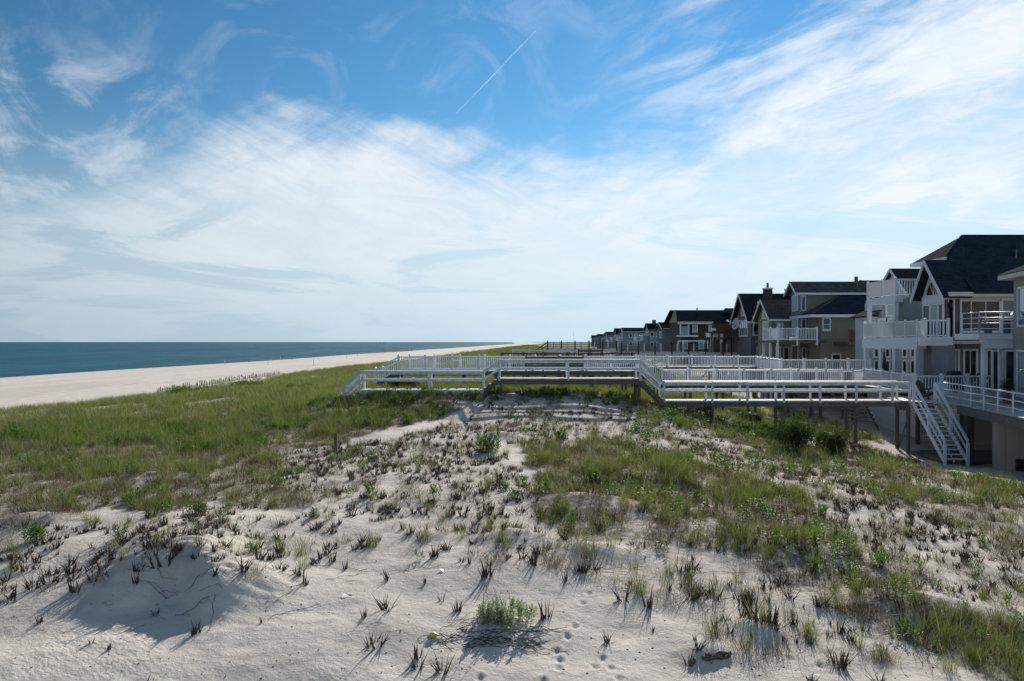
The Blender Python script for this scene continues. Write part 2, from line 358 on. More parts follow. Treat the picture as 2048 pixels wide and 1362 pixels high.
# vegetation density fields, as polygons in picture degrees projected on the dune
def inpoly(px, py, P):
    c = np.zeros(px.shape, bool); n = len(P)
    for i in range(n):
        x0, y0 = P[i]; x1, y1 = P[(i+1) % n]
        if y0 == y1: continue
        k = ((y0 > py) != (y1 > py)) & (px < (x1-x0)*(py-y0)/(y1-y0)+x0); c ^= k
    return c
PG = [ # polygon, green, dry, stub, leafy
 ([(-900,800),(0,815),(180,803),(400,788),(620,772),(700,752),(800,742),(1000,745),(1000,790),(960,806),(880,836),(760,862),(690,880),(600,884),(500,915),(330,925),(180,905),(0,915),(-900,940)], .92, .5, .05, .8),
 ([(-900,930),(0,905),(180,900),(330,915),(500,905),(700,875),(720,915),(600,925),(560,965),(640,1000),(590,1050),(430,1000),(330,1030),(200,1015),(120,1085),(0,1095),(-900,1200)], .52, .62, .2, .16),
 ([(560,905),(700,890),(960,840),(1000,900),(1060,1000),(950,1020),(760,1000),(640,1010),(560,980)], .05, .20, .75, .10),
 ([(900,800),(1300,795),(1560,890),(1450,930),(1250,880),(1050,905),(950,850)], .07, .20, .50, .14),
 ([(880,760),(1310,760),(1310,803),(1150,800),(1000,800),(880,812)], .42, .5, .5, .5),
 ([(1200,800),(1330,800),(1480,835),(1600,885),(1680,910),(1560,925),(1440,880),(1280,845)], .42, .5, .35, .6),
 ([(1050,905),(1180,882),(1300,890),(1480,950),(1650,1015),(1720,1110),(1860,1180),(2048,1250),(3000,1300),(3000,1500),(1980,1362),(1860,1310),(1720,1240),(1600,1180),(1480,1120),(1330,1085),(1150,1085),(1060,1010)], .62, .95, .4, .3),
 ([(1300,850),(1500,900),(1700,960),(1900,1020),(2048,1090),(2048,1200),(1850,1170),(1720,1100),(1640,1010),(1480,945),(1320,885)], .14, .30, .8, .12),
 ([(1560,905),(1700,885),(1850,935),(2048,975),(3000,1000),(3000,1300),(2048,1130),(1950,1070),(1800,1015),(1650,960)], .26, .45, .5, .22),
 ([(1720,1110),(1900,1160),(2048,1190),(3000,1200),(3000,1260),(2048,1260),(1860,1190)], .3, .3, .5, .06),
 ([(-900,1060),(0,1060),(150,1050),(450,1010),(640,1030),(700,1010),(1050,1010),(1150,1080),(1120,1120),(900,1110),(700,1125),(520,1160),(400,1140),(250,1150),(0,1190),(-900,1240)], .07, .10, .62, .04),
 ([(900,1110),(1150,1085),(1330,1090),(1480,1125),(1620,1190),(1780,1270),(1900,1320),(1900,1362),(1500,1362),(1400,1250),(1150,1160),(950,1140)], .17, .20, .42, .02),
]
def fields(x, y, z):
    x = np.asarray(x); y = np.asarray(y); z = np.asarray(z)
    px = 1024+F*x/np.maximum(y,1); py = HY-F*z/np.maximum(y,1)
    wob = 30*(fbm(x/1.5, y/1.5, 77)-.5)*np.clip(30/np.maximum(y,1),.4,2); px2 = px+wob*2; py2 = py+26*(fbm(x/1.2, y/1.6, 99)-.5)*np.clip(24/np.maximum(y,1),.3,1.6)
    g = np.zeros_like(x); d = g.copy(); s = g.copy(); l = g.copy()
    s += .05*(py > 1000)
    for P, a, c, e, f in PG:
        k = inpoly(px2, py2, P); g = np.where(k, a, g); d = np.where(k, c, d); s = np.where(k, e, s); l = np.where(k, f, l)
    # behind the first boardwalk the cover follows the dune, not the picture
    beh = y > 43.5
    u = x-toe(y)
    gb = sst(1.0, 12, u+7*(fbm(x/6, y/14, 91)-.5))*np.where(y < 140, .9, 1.)*(1-.85*sst(.50,.60,fbm(x/5, y/6, 44))*sst(30,12,u)); 
    gb = np.where((x > 20.5) & (y < 62), .15, gb); gb = gb*np.where((x > 6) & (y < 60), .30+.7*sst(.45,.6,fbm(x/2.5, y/3, 145, 3)), 1.)
    gb = gb*np.where((x < -8) & (y > 60), .35+.65*sst(.40,.55,fbm(x/4, y/9, 245, 3)), 1.)
    g = np.where(beh, gb, g); d = np.where(beh, gb*.5, d); s = np.where(beh, 0, s); l = np.where(beh, gb*.25, l)
    g = np.where(u < -1, 0, g); d = np.where(u < -1, 0, d)
    g = np.where((~beh) & (x > 21.3) & (y > 33), .03, g)
    return g, d, s, l

def make_ground():
    ys = np.concatenate([np.geomspace(4.5, 60, 700), np.geomspace(60, 14000, 190)[1:]])
    ts = np.concatenate([np.linspace(-1.6, -.72, 40)[:-1], np.linspace(-.72, .72, 600), np.linspace(.72, 1.6, 40)[1:]])
    Yg, Tg = np.meshgrid(ys, ts, indexing='ij'); Xg = Yg*Tg
    Zg = H(Xg.ravel(), Yg.ravel()).reshape(Xg.shape)
    nr, nc = Xg.shape
    V = np.stack([Xg, Yg, Zg], -1).reshape(-1, 3)
    i = np.arange(nr-1)[:,None]*nc+np.arange(nc-1)[None]; q = np.stack([i, i+1, i+nc+1, i+nc], -1).reshape(-1, 4)
    # apron behind and beside the viewer
    xa = np.linspace(-90, 90, 73); ya = np.linspace(-70, 8, 33); XA, YA = np.meshgrid(xa, ya); ZA = H(XA.ravel(), YA.ravel(), False)-.25
    VA = np.stack([XA.ravel(), YA.ravel(), ZA], -1); k = len(V)
    j = k+np.arange(32)[:,None]*73+np.arange(72)[None]; q2 = np.stack([j, j+1, j+74, j+73], -1).reshape(-1, 4)
    V = np.concatenate([V, VA]); q = np.concatenate([q, q2])
    me = bpy.data.meshes.new('ground'); me.vertices.add(len(V)); me.vertices.foreach_set('co', V.ravel().astype(np.float32))
    me.loops.add(q.size); me.loops.foreach_set('vertex_index', q.ravel().astype(np.int32)); me.polygons.add(len(q))
    me.polygons.foreach_set('loop_start', np.arange(0, q.size, 4, dtype=np.int32)); me.polygons.foreach_set('loop_total', np.full(len(q), 4, np.int32))
    me.polygons.foreach_set('use_smooth', np.ones(len(q), bool)); me.update(calc_edges=True)
    g, d, s, l = fields(V[:,0], V[:,1], V[:,2])
    at_ = me.attributes.new('litter', 'FLOAT', 'POINT'); at_.data.foreach_set('value', np.clip(g*.75+d*.45, 0, 1).astype(np.float32))
    at2 = me.attributes.new('green', 'FLOAT', 'POINT'); at2.data.foreach_set('value', (g*sst(60, 200, V[:,1])).astype(np.float32))
    m = bpy.data.materials.new('dune_sand'); m.use_nodes = True; t = m.node_tree; n = NB(t); p = t.nodes['Principled BSDF']
    p.inputs['Roughness'].default_value = .95; p.inputs['Specular IOR Level'].default_value = .15
    tc = n.n('ShaderNodeTexCoord'); O = tc.outputs['Object']
    base = n.mix(n.ramp(n.noise(O, .9, 7, .6), .35, .7), (.60, .543, .478), (.495, .447, .395))
    base = n.mix(n.ramp(n.noise(O, 7., 7, .7), .62, .78, 0, .25), base, (.26, .235, .21))
    a = n.n('ShaderNodeAttribute', attribute_name='litter').outputs['Fac']; gg = n.n('ShaderNodeAttribute', attribute_name='green').outputs['Fac']
    lit = n.m('MULTIPLY', a, n.ramp(n.noise(O, 5, 8, .7), .36, .56))
    base = n.mix(n.m('MULTIPLY', lit, .85), base, (.13, .105, .075))
    x_, y_, z_ = n.xyz(O)
    gn = n.m('MULTIPLY', gg, n.ramp(n.noise(O, .12, 8, .7), .3, .5, .5, 1.))
    base = n.mix(gn, base, n.mix(n.ramp(n.noise(O, .3, 6, .7), .35, .65), (.055, .065, .022), (.11, .10, .05)))
    # damp sand along the waterline, tide wrack
    wet = n.ramp(n.m('ADD', z_, n.m('MULTIPLY', n.noise(O, .08, 4), .25)), -7.55, -7.8)
    base = n.mix(n.m('MULTIPLY', wet, .75), base, (.16, .13, .10))
    wr = n.m('MULTIPLY', n.ramp(n.noise(n.comb(n.m('MULTIPLY', x_, .25), n.m('MULTIPLY', y_, .05)), 1.2, 8, .7), .60, .68), n.ramp(z_, -5.9, -6.2))
    base = n.mix(n.m('MULTIPLY', wr, .55), base, (.2, .17, .14))
    base = n.mix(n.m('MULTIPLY', n.ramp(n.noise(n.comb(n.m('MULTIPLY', x_, .08), n.m('MULTIPLY', y_, .015)), 1., 7, .65), .45, .62), n.ramp(z_, -5.9, -6.2, 0., .35)), base, (.36, .315, .27))
    n.put(p.inputs['Base Color'], base)
    # fine relief: grains, ripples, small dents
    rp = n.n('ShaderNodeTexWave', wave_type='BANDS', bands_direction='DIAGONAL'); n.put(rp.inputs['Vector'], O); rp.inputs['Scale'].default_value = 3.6; rp.inputs['Distortion'].default_value = 9; rp.inputs['Detail'].default_value = 3; rp.inputs['Detail Scale'].default_value = 1.3
    hgt = n.m('ADD', n.m('ADD', n.m('MULTIPLY', rp.outputs['Fac'], n.ramp(n.noise(O, .35, 3), .52, .7, .0, .16)), n.m('MULTIPLY', n.noise(O, 5, 6, .65), 1.3)), n.m('MULTIPLY', n.noise(O, 45, 4, .7), .35))
    bn = n.n('ShaderNodeBump'); bn.inputs['Strength'].default_value = .75; bn.inputs['Distance'].default_value = .05
    n.put(bn.inputs['Height'], hgt); t.links.new(bn.outputs[0], p.inputs['Normal'])
    me.materials.append(m)
    o = bpy.data.objects.new('ground', me); COL.objects.link(o); o['kind'] = 'structure'
make_ground()
# ------------------------------------------------------------------ sea
def make_sea():
    ys = np.concatenate([[-400], np.geomspace(20, 16000, 60)]); V = []; q = []
    for y in ys: V += [(-26000, y, -8), (-900, y, -8), (-300, y, -8), (float(min(coast(abs(y))+30, 2000)), y, -8)]
    for r in range(len(ys)-1):
        for c in range(3): q.append((4*r+c, 4*r+c+1, 4*r+c+5, 4*r+c+4))
    me = bpy.data.meshes.new('sea'); me.from_pydata(V, [], q); me.update()
    m = bpy.data.materials.new('sea_water'); m.use_nodes = True; t = m.node_tree; n = NB(t); p = t.nodes['Principled BSDF']
    tc = n.n('ShaderNodeTexCoord'); O = tc.outputs['Object']; x_, y_, z_ = n.xyz(O)
    st = n.comb(n.m('MULTIPLY', x_, .16), n.m('MULTIPLY', y_, .02))
    f = n.noise(st, 1., 9, .72)
    c = n.mix(n.ramp(f, .44, .57), (.001, .038, .070), (.010, .135, .175))
    f3 = n.noise(n.comb(n.m('MULTIPLY', x_, .035), n.m('MULTIPLY', y_, .0045)), 1., 9, .75)
    c = n.mix(n.ramp(f3, .47, .55, 0, .85), c, (.0015, .030, .058))
    f2 = n.noise(n.comb(n.m('MULTIPLY', x_, .004), n.m('MULTIPLY', y_, .0016)), 1., 4, .6)
    c = n.mix(n.ramp(f2, .35, .65, 0, .5), c, (.008, .095, .145))
    cap = n.ramp(n.noise(n.comb(n.m('MULTIPLY', x_, .5), n.m('MULTIPLY', y_, .12)), 1., 8, .7), .735, .78)
    c = n.mix(n.m('MULTIPLY', cap, .5), c, (.6, .65, .68))
    n.put(p.inputs['Base Color'], c); p.inputs['Roughness'].default_value = .4; p.inputs['Specular IOR Level'].default_value = .03
    bn = n.n('ShaderNodeBump'); bn.inputs['Strength'].default_value = 1.; bn.inputs['Distance'].default_value = .9
    hh = n.m('ADD', n.noise(n.comb(n.m('MULTIPLY', x_, .30), n.m('MULTIPLY', y_, .12)), 1., 6, .65), n.m('MULTIPLY', n.noise(n.comb(n.m('MULTIPLY', x_, .05), n.m('MULTIPLY', y_, .02)), 1., 3, .5), 2.))
    n.put(bn.inputs['Height'], hh); t.links.new(bn.outputs[0], p.inputs['Normal'])
    me.materials.append(m); o = bpy.data.objects.new('sea', me); COL.objects.link(o); o['kind'] = 'structure'
make_sea()
# ------------------------------------------------------------------ railings, boardwalks
UB = {}
def ub(name, m):
    k = (name, m.name)
    if k not in UB: UB[k] = unitbox(name, m)
    return UB[k]
def post(par, x, y, z0, z1, w=.1, m=None, name='post', rz=0, cap=False):
    o = share(name, ub(name, m or vinyl), (x, y, z0), par, rz, (w, w, z1-z0))
    if cap:
        key = ('cap', (m or vinyl).name)
        if key not in UB:
            me = MB().box(-.62,.62,-.62,.62,0,.25).poly([(-.55,-.55,.25),(.55,-.55,.25),(.55,.55,.25),(-.55,.55,.25),(0,0,.75)], [(0,1,4),(1,2,4),(2,3,4),(3,0,4)]).mesh('post_cap'); me.materials.append(m or vinyl); UB[key] = me
        share('post_cap', UB[key], (x, y, z1), par, rz, (w, w, w))
    return o
def lerp(a, c, t): return Vector(a)*(1-t)+Vector(c)*t
def board_rail(par, a, c, ts, h=1.0, m=None, mid=True, z_low=-.12, side=0):
    """square posts, a flat cap over a deep top rail and a middle rail"""
    m = m or paint; a = Vector(a); c = Vector(c); d = (c-a); d.z = 0; ang = math.atan2(d.y, d.x)
    for t in ts:
        p = lerp(a, c, t); post(par, p.x, p.y, p.z+z_low, p.z+h-.04, .1, m, rz=ang)
    up = Vector((0,0,1))
    tt = sorted(set([0., 1.]+list(ts))); jr = random.Random(int(a.x*100+a.y*7))
    for t0, t1 in zip(tt, tt[1:]):
        p, q = lerp(a, c, t0+.0012), lerp(a, c, t1-.0012); j = [Vector((0,jr.uniform(-.006,.006),jr.uniform(-.012,.012))) for _ in range(6)]
        MB().vbar(p+up*(h-.02)+j[0]*.5, q+up*(h-.02)+j[1]*.5, .17, .04).build('cap_rail', m, par)
        MB().vbar(p+up*(h-.118)+j[2], q+up*(h-.118)+j[3], .045, .14).build('top_rail', m, par)
        if mid: MB().vbar(p+up*(h*.5)+j[4], q+up*(h*.5)+j[5], .045, .12).build('middle_rail', m, par)
PICK = [0]
def picket_rail(par, a, c, n, h=.92, m=None, pitch=.125, single=True, ends=(True, True), pw=.036, postw=.13, low=0., lim=300, capped=True, shadow_t=None):
    m = m or vinyl; a = Vector(a); c = Vector(c); d = (c-a); L = math.hypot(d.x, d.y); ang = math.atan2(d.y, d.x)
    for i in range(n+1):
        if (i == 0 and not ends[0]) or (i == n and not ends[1]): continue
        p = lerp(a, c, i/n); post(par, p.x, p.y, p.z-low, p.z+h+.05, postw, m, rz=ang, cap=capped)
    up = Vector((0,0,1))
    MB().vbar(a+up*(h-.03), c+up*(h-.03), .07, .08).build('top_rail', m, par)
    MB().vbar(a+up*.09, c+up*.09, .055, .07).build('bottom_rail', m, par)
    k = int(L/pitch); mb = MB(); ph = h-.07-.12; mm = shadow_t or m
    for i in range(k):
        p = lerp(a, c, (i+.5)/k)
        if single and PICK[0] < lim:
            PICK[0] += 1; share('picket', ub('picket', mm), (p.x, p.y, p.z+.12), par, ang, (pw, pw*.8, ph))
        else:
            u = Vector((math.cos(ang), math.sin(ang), 0))*pw/2; v = Vector((-math.sin(ang), math.cos(ang), 0))*pw*.4; b0 = p+up*.12; t0 = b0+up*ph
            mb.poly([b0-u-v,b0+u-v,b0+u+v,b0-u+v,t0-u-v,t0+u-v,t0+u+v,t0-u+v], [(0,1,5,4),(1,2,6,5),(2,3,7,6),(3,0,4,7)])
    if mb.v:
        o = mb.build('pickets', mm, par); o['kind'] = 'stuff'
def deck(par, x0, x1, y0, y1, z, m=None, fm=None, fh=.26, side='x', th=.04, seed=0):
    """boards across the walk, carried by two fascia beams"""
    m = m or deckw; fm = fm or greyw; mb = MB(); rr = random.Random(seed); w = .14
    if side == 'x':
        k = int(abs(x1-x0)/w)
        for i in range(k):
            e = rr.uniform(-.004,.004); mb.box(x0+(x1-x0)*(i+.02)/k, x0+(x1-x0)*(i+.97)/k, y0-.03, y1+.03, z-th+e, z+e)
    else:
        k = int(abs(y1-y0)/w)
        for i in range(k):
            e = rr.uniform(-.004,.004); mb.box(x0-.03, x1+.03, y0+(y1-y0)*(i+.02)/k, y0+(y1-y0)*(i+.97)/k, z-th+e, z+e)
    o = mb.build('deck_boards', m, par); o['kind'] = 'stuff'
    zt = z-th-.008
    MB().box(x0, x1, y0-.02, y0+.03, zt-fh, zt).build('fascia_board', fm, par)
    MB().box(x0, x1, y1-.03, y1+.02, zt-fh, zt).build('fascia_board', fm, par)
def stair(par, a, c, y0, y1, m=None, sm=None, n=5):
    """a steep flight along x between two landings; a is the top"""
    m = m or greyw; sm = sm or greyw; a = Vector(a); c = Vector(c)
    for y in (y0, y1): MB().vbar((a.x, y, a.z-.12), (c.x, y, c.z-.12), .05, .30).build('stringer', sm, par)
    for i in range(n):
        p = lerp(a, c, (i+.5)/n); MB().box(p.x-.14, p.x+.14, y0+.03, y1-.03, p.z-.04, p.z).build('tread', m, par)
# ---- boardwalk one: nearest
Y1, Y1b = 41.8, 43.05
w1 = empty('boardwalk', (X(1150,Y1), Y1, -4), 'long white boardwalk with two-bar board railings crossing the dune, nearest of the walkways', 'boardwalk')
XL0, XL1, XM0, XM1, XR0, XR1 = X(720,Y1), X(966,Y1), X(999,Y1), X(1280,Y1), X(1327,Y1), X(1819,Y1)
zL, zM, zR = -2.53, -1.93, -3.10
deck(w1, XL0, XL1, Y1, Y1b, zL, paint, paint, seed=1); deck(w1, XM0, XM1, Y1, Y1b, zM, seed=2); deck(w1, XR0, XR1, Y1, Y1b, zR, seed=3)
for y in (Y1-.07, Y1b+.07):
    s = 0 if y < 42 else -.0
    board_rail(w1, (XL0-1.0,y,zL-.95), (XL0,y,zL), (0,))
    board_rail(w1, (XL0,y,zL), (XL1,y,zL), (0, .56, 1) if s == 0 else (0,.5,1))
    board_rail(w1, (XL1,y,zL), (XM0,y,zM), ())
    board_rail(w1, (XM0,y,zM), (XM1,y,zM), (0, .49, 1))
    board_rail(w1, (XM1,y,zM), (XR0,y,zR), (), mid=True)
    board_rail(w1, (XR0,y,zR), (XR1,y,zR), [(X(p,Y1)-XR0)/(XR1-XR0) for p in (1328,1424,1494,1567,1639,1711.5,1783.5,1818)])
stair(w1, (XL0,0,zL), (XL0-1.0,0,zL-.95), Y1, Y1b, paint, paint)
stair(w1, (XM0,0,zM), (XL1,0,zL), Y1, Y1b, n=3)
stair(w1, (XM1,0,zM), (XR0,0,zR), Y1, Y1b)
for px_, zt in ((1002,zM),(1278,zM),(1330,zR),(1424,zR),(1567,zR),(1711.5,zR),(1817,zR)):
    for y in (Y1+.02, Y1b-.02):
        x = X(px_, Y1); post(w1, x, y, h1(x, y)-.4, zt-.32, .15, pile, 'piling')
    MB().box(x-.04, x+.04, Y1-.1, Y1b+.1, zt-.32-.22, zt-.31).build('cross_beam', greyw, w1)
    if px_ > 1400:
        g_ = h1(x, Y1); MB().bar((x+.09, Y1, zt-.5), (x+.09, Y1b, g_+.2), .04, .12).build('cross_brace', greyw, w1)
# sagging line slung under the deck
for (xa, xb) in ((1000,1090),(1230,1276),(1340,1420),(1430,1560)):
    pts = [Vector((X(xa+(xb-xa)*t/8, Y1), Y1+.2, -3.30+(1.0 if xb < 1300 else 0)-.35*math.sin(math.pi*t/8))) for t in range(9)]
    mb = MB()
    for p, q in zip(pts, pts[1:]): mb.tube(p, q, .012, n=5)
    mb.build('slack_cable', pile, w1)
# ---- boardwalk two: white pickets
Y2, Y2b = 51.5, 53.2
w2 = empty('boardwalk', (X(1150,Y2), Y2, -3.8), 'white picket-railed boardwalk running just behind the nearest boardwalk', 'boardwalk')
a0, a1, a2, a3 = X(797,Y2), X(1280,Y2), X(1325,Y2), X(1706,Y2)
zA, zB = -1.88, -2.76
PICK[0] = 0
picket_rail(w2, (a0,Y2,zA), (a1,Y2,zA), 9, single=True, lim=120)
picket_rail(w2, (a1,Y2,zA), (a2,Y2,zB), 1, ends=(False,False), single=True, lim=140)
picket_rail(w2, (a2,Y2,zB), (a3,Y2,zB), 7, single=True, lim=245)
picket_rail(w2, (a0-1.5,Y2,zA-.8), (a0,Y2,zA), 1, ends=(True,False), single=True, lim=260)
picket_rail(w2, (a0+.5,Y2b,zA), (a1,Y2b,zA), 9, single=False)
picket_rail(w2, (a1,Y2b,zA), (a2+.3,Y2b,zB), 1, ends=(False,False), single=False)
picket_rail(w2, (a2+.3,Y2b,zB), (a3,Y2b,zB), 7, single=False)
picket_rail(w2, (a0-1.3,Y2b,zA-.8), (a0+.5,Y2b,zA), 1, ends=(True,False), single=False)
deck(w2, a0, a1, Y2, Y2b, zA, fm=greyw, seed=4); deck(w2, a2, a3, Y2, Y2b, zB, fm=greyw, seed=5)
stair(w2, (a1,0,zA), (a2,0,zB), Y2+.1, Y2b-.1); stair(w2, (a0,0,zA), (a0-1.5,0,zA-.8), Y2+.1, Y2b-.1)
for i in range(15):
    x = a0+(a3-a0)*i/14; zt = zA if x < a1 else zB
    for y in (Y2+.05, Y2b-.05): post(w2, x, y, h1(x,y)-.3, zt-.3, .14, pile, 'piling')
# ---- dark slatted screen beside walk two
t = empty('slatted_screen', (X(1108,50.6), 50.6, -2), 'dark grey horizontal board screen with posts in front of the white pickets', 'screen')
xa, xb = X(1051,50.6), X(1168,50.6)
for i in range(5): MB().box(xa, xb, 50.62, 50.66, -1.80+.175*i, -1.80+.175*i+.15).build('board', greyw, t)
for p in (1052,1086,1117,1166): post(t, X(p,50.6), 50.58, -3.6, -.90, .09, greyw)
# ---- walk three
Y3 = 67.
w3 = empty('boardwalk', (16, Y3, -3.6), 'white picket boardwalk bending to the olive house pool deck', 'boardwalk')
PICK[0] = 0
zC = -2.12; xT, xU, yU = X(1512,Y3), X(1563,56.), 56.
picket_rail(w3, (5.5,Y3,zC), (xT,Y3,zC), 8, h=.86, single=True, lim=120, postw=.14)
picket_rail(w3, (xT,Y3,zC), (xU,yU,zC), 7, h=.86, single=True, lim=230, postw=.12)
picket_rail(w3, (xU,yU,zC), (25.2,yU,zC), 4, h=.86, single=True, lim=300, postw=.12)
picket_rail(w3, (5.5,Y3+1.7,zC), (xT+1,Y3+1.7,zC), 8, h=.86, single=False)
deck(w3, 5.5, xT, Y3, Y3+1.7, zC, fm=greyw, seed=7)
pd = [(xT,Y3+1.7,zC-.01),(xT-.02,Y3,zC-.01),(xU,yU,zC-.01),(27.5,yU,zC-.01),(27.5,68,zC-.01),(xT+1,68.,zC-.01)]
MB().slab(pd[1:5]+[(xT-.02,68,zC-.01)], .3).build('platform', greyw, w3)
for i in range(9):
    x = 5.5+i*1.85; post(w3, x, Y3+.05, h1(x,Y3)-.3, zC-.3, .15, pile, 'piling')
for i in range(6):
    p = lerp((xT,Y3,0),(xU,yU,0), i/5); post(w3, p.x+.1, p.y+.1, h1(p.x,p.y)-.3, zC-.3, .15, vinyl, 'piling')
# ---- brown picket walk
t = empty('brown_boardwalk', (4, 62, -3.5), 'dark brown picket-railed walkway between the white boardwalks', 'boardwalk')
PICK[0] = 0
picket_rail(t, (X(1003,62),62,-1.75), (X(1270,62),62,-1.75), 6, h=.86, m=brownw2, single=True, postw=.13, capped=False)
deck(t, X(1003,62), X(1270,62), 62.05, 63.4, -1.75, greyw, brownw, seed=8)
picket_rail(t, (X(1003,62),63.45,-1.75), (X(1270,62),63.45,-1.75), 6, h=.86, m=brownw2, single=False, postw=.13, capped=False)
for i in range(7):
    x = X(1003,62)+1.7*i; post(t, x, 62.1, h1(x,62)-.3, -1.9, .13, brownw, 'piling')
for px_ in (1046,1101,1182):
    pass
# ---- brown slatted bench on a platform
t = empty('wooden_bench', (X(1180,78), 78, -2), 'dark brown slatted bench with high back on a walkway platform', 'bench')
xa, xb = X(1156,78), X(1206,78)
for i in range(4): MB().box(xa, xb, 78.0, 78.04, -1.34+.15*i, -1.34+.15*i+.11).build('back_slat', brownw, t)
for x in (xa+.04, (xa+xb)/2, xb-.04): post(t, x, 78.08, -2.2, -.70, .09, brownw)
MB().box(xa, xb, 78.1, 78.6, -1.5, -1.45).build('seat', brownw, t)
MB().vbar((xb,78.1,-.85),(xb+1.1,78.1,-1.4),.06,.10).build('armrest', paint, t)
t = empty('bench_platform', (X(1180,79), 79, -4), 'grey timber platform on short piles carrying the brown slatted bench', 'platform')
deck(t, xa-1.5, xb+2.5, 77.7, 80, -2.2, greyw, brownw, seed=9)
for i in range(4):
    for y in (77.9, 79.8):
        x = xa-1.2+i*(xb-xa+3.4)/3; post(t, x, y, h1(x,y)-.3, -2.5, .14, pile, 'piling')
# ---- white picket walk further off
t = empty('boardwalk', (X(1092,85), 85, -3.6), 'small far white picket walkway left of the brown bench', 'boardwalk')
picket_rail(t, (X(1026,85),85,-1.68), (X(1156,85),85,-1.68), 4, h=.80, single=True, lim=300, postw=.15)
PICK[0] = 0
deck(t, X(1026,85), X(1156,85), 85.05, 86.5, -1.68, greyw, paint, seed=10)
for i in range(4):
    x = X(1026,85)+2.3*i+.1; post(t, x, 85.2, h1(x,85)-.3, -2., .14, pile, 'piling')
# ---- far walks with brown and white posts
def mixed_walk(px0, px1, Y, zt, zb, n, label, x_stair=None, fm=None):
    t = empty('boardwalk', (X((px0+px1)/2,Y), Y, h1(X((px0+px1)/2,Y),Y)), label, 'boardwalk')
    x0, x1 = X(px0,Y), X(px1,Y)
    for i in range(n+1):
        x = x0+(x1-x0)*i/n; post(t, x, Y, zb-.3, zt+.15, .17, brownw)
        if i < n: x += (x1-x0)/n/2; post(t, x, Y+1.8, zb, zt-.02, .15, vinyl)
    for k in range(3):
        zz_ = zt-.05-k*(zt-zb-.2)/2.4; MB().box(x0, x1, Y-.02, Y+.02, zz_-.05, zz_).build('rail', greyw, t)
    for k in range(3):
        zz_ = zt-.05-k*(zt-zb-.2)/2.4; MB().box(x0, x1, Y+1.78, Y+1.82, zz_-.05, zz_).build('rail', greyw, t)
    mb = MB(); L = x1-x0; kk = int(L/.17)
    for i in range(kk): mb.box(x0+L*i/kk, x0+L*i/kk+.05, Y+1.86, Y+1.89, zb, zt-.05)
    o = mb.build('pickets', greyw, t); o['kind'] = 'stuff'
    deck(t, x0, x1, Y, Y+1.8, zb, greyw, fm or paint, .42, seed=int(Y))
    for i in range(0, n+1, 2):
        x = x0+(x1-x0)*i/n
        for y in (Y+.1, Y+1.7): post(t, x, y, h1(x,y)-.3, zb-.45, .2, pile, 'piling')
    if x_stair is not None: stair(t, (x0,0,zb), (x0-x_stair,0,zb-1.1), Y, Y+1.8); board_rail(t, (x0-x_stair,Y,zb-1.1), (x0,Y,zb), (0,), m=brownw)
mixed_walk(1095, 1233, 112., .0, -.98, 5, 'far boardwalk with brown and white posts nearest the sea end', 1.6)
mixed_walk(1243, 1478, 100., -.22, -1.30, 7, 'far boardwalk with brown and white posts running to the brown shingle house')

# ------------------------------------------------------------------ house parts
def window(par, c, u, n, w, h, nx=1, ny=1, fw=.09, gm=None, fm=None, name='window', md=.045):
    c = Vector(c); u = Vector(u).normalized(); n = Vector(n).normalized(); up = Vector((0,0,1)); mb = MB(); gm = gm or glass; fm = fm or trim
    def bb(cu, cz, su, sz, d0, d1):
        p = [c+u*(cu+i*su/2)+up*(cz+j*sz/2)+n*d for d in (d0, d1) for (i, j) in ((-1,-1),(1,-1),(1,1),(-1,1))]
        mb.poly(p, [(3,2,1,0),(4,5,6,7),(0,1,5,4),(1,2,6,5),(2,3,7,6),(3,0,4,7)])
    bb(-w/2, 0, fw, h+fw, .003, .07); bb(w/2, 0, fw, h+fw, .003, .07)
    bb(0, h/2, w-fw-.004, fw, .003, .068); bb(0, -h/2, w-fw-.004, fw, .003, .068)
    for i in range(1, nx): bb(-w/2+w*i/nx, 0, md, h-fw-.004, .008, .055)
    for j in range(1, ny): bb(0, -h/2+h*j/ny, w-fw-.01, md, .007, .05)
    f = mb.build(name, fm, par)
    mb2 = MB(); mb = mb2; bb(0, 0, w-fw*.6, h-fw*.6, .004, .02); mb2.build('pane', gm, f)
    return f
Xu, Yu, FN, ON = (1,0,0), (0,1,0), (0,-1,0), (-1,0,0)    # FN faces the viewer, ON faces the ocean
def wall(par, x0, x1, y0, y1, z0, z1, m, name='wall'): return MB().box(x0,x1,y0,y1,z0,z1).build(name, m, par)
def siding(par, x0, x1, y, z0, z1, m, pitch=.115, holes=()):
    """lapped boards on a wall facing the viewer, cut round its openings"""
    mb = MB(); k = int((z1-z0)/pitch)
    for i in range(k):
        a = z0+i*pitch; spans = [(x0, x1)]
        for (hx0, hx1, hz0, hz1) in holes:
            if a+pitch > hz0 and a < hz1:
                ns = []
                for s0, s1 in spans:
                    if hx0 > s0: ns.append((s0, min(s1, hx0)))
                    if hx1 < s1: ns.append((max(s0, hx1), s1))
                spans = [q for q in ns if q[1]-q[0] > .02]
        for s0, s1 in spans:
            mb.poly([(s0,y-.026,a),(s1,y-.026,a),(s1,y-.006,a+pitch),(s0,y-.006,a+pitch),(s0,y-.002,a),(s1,y-.002,a)], [(0,1,2,3),(4,5,1,0)])
    o = mb.build('lap_siding', m, par); o['kind'] = 'stuff'; return o
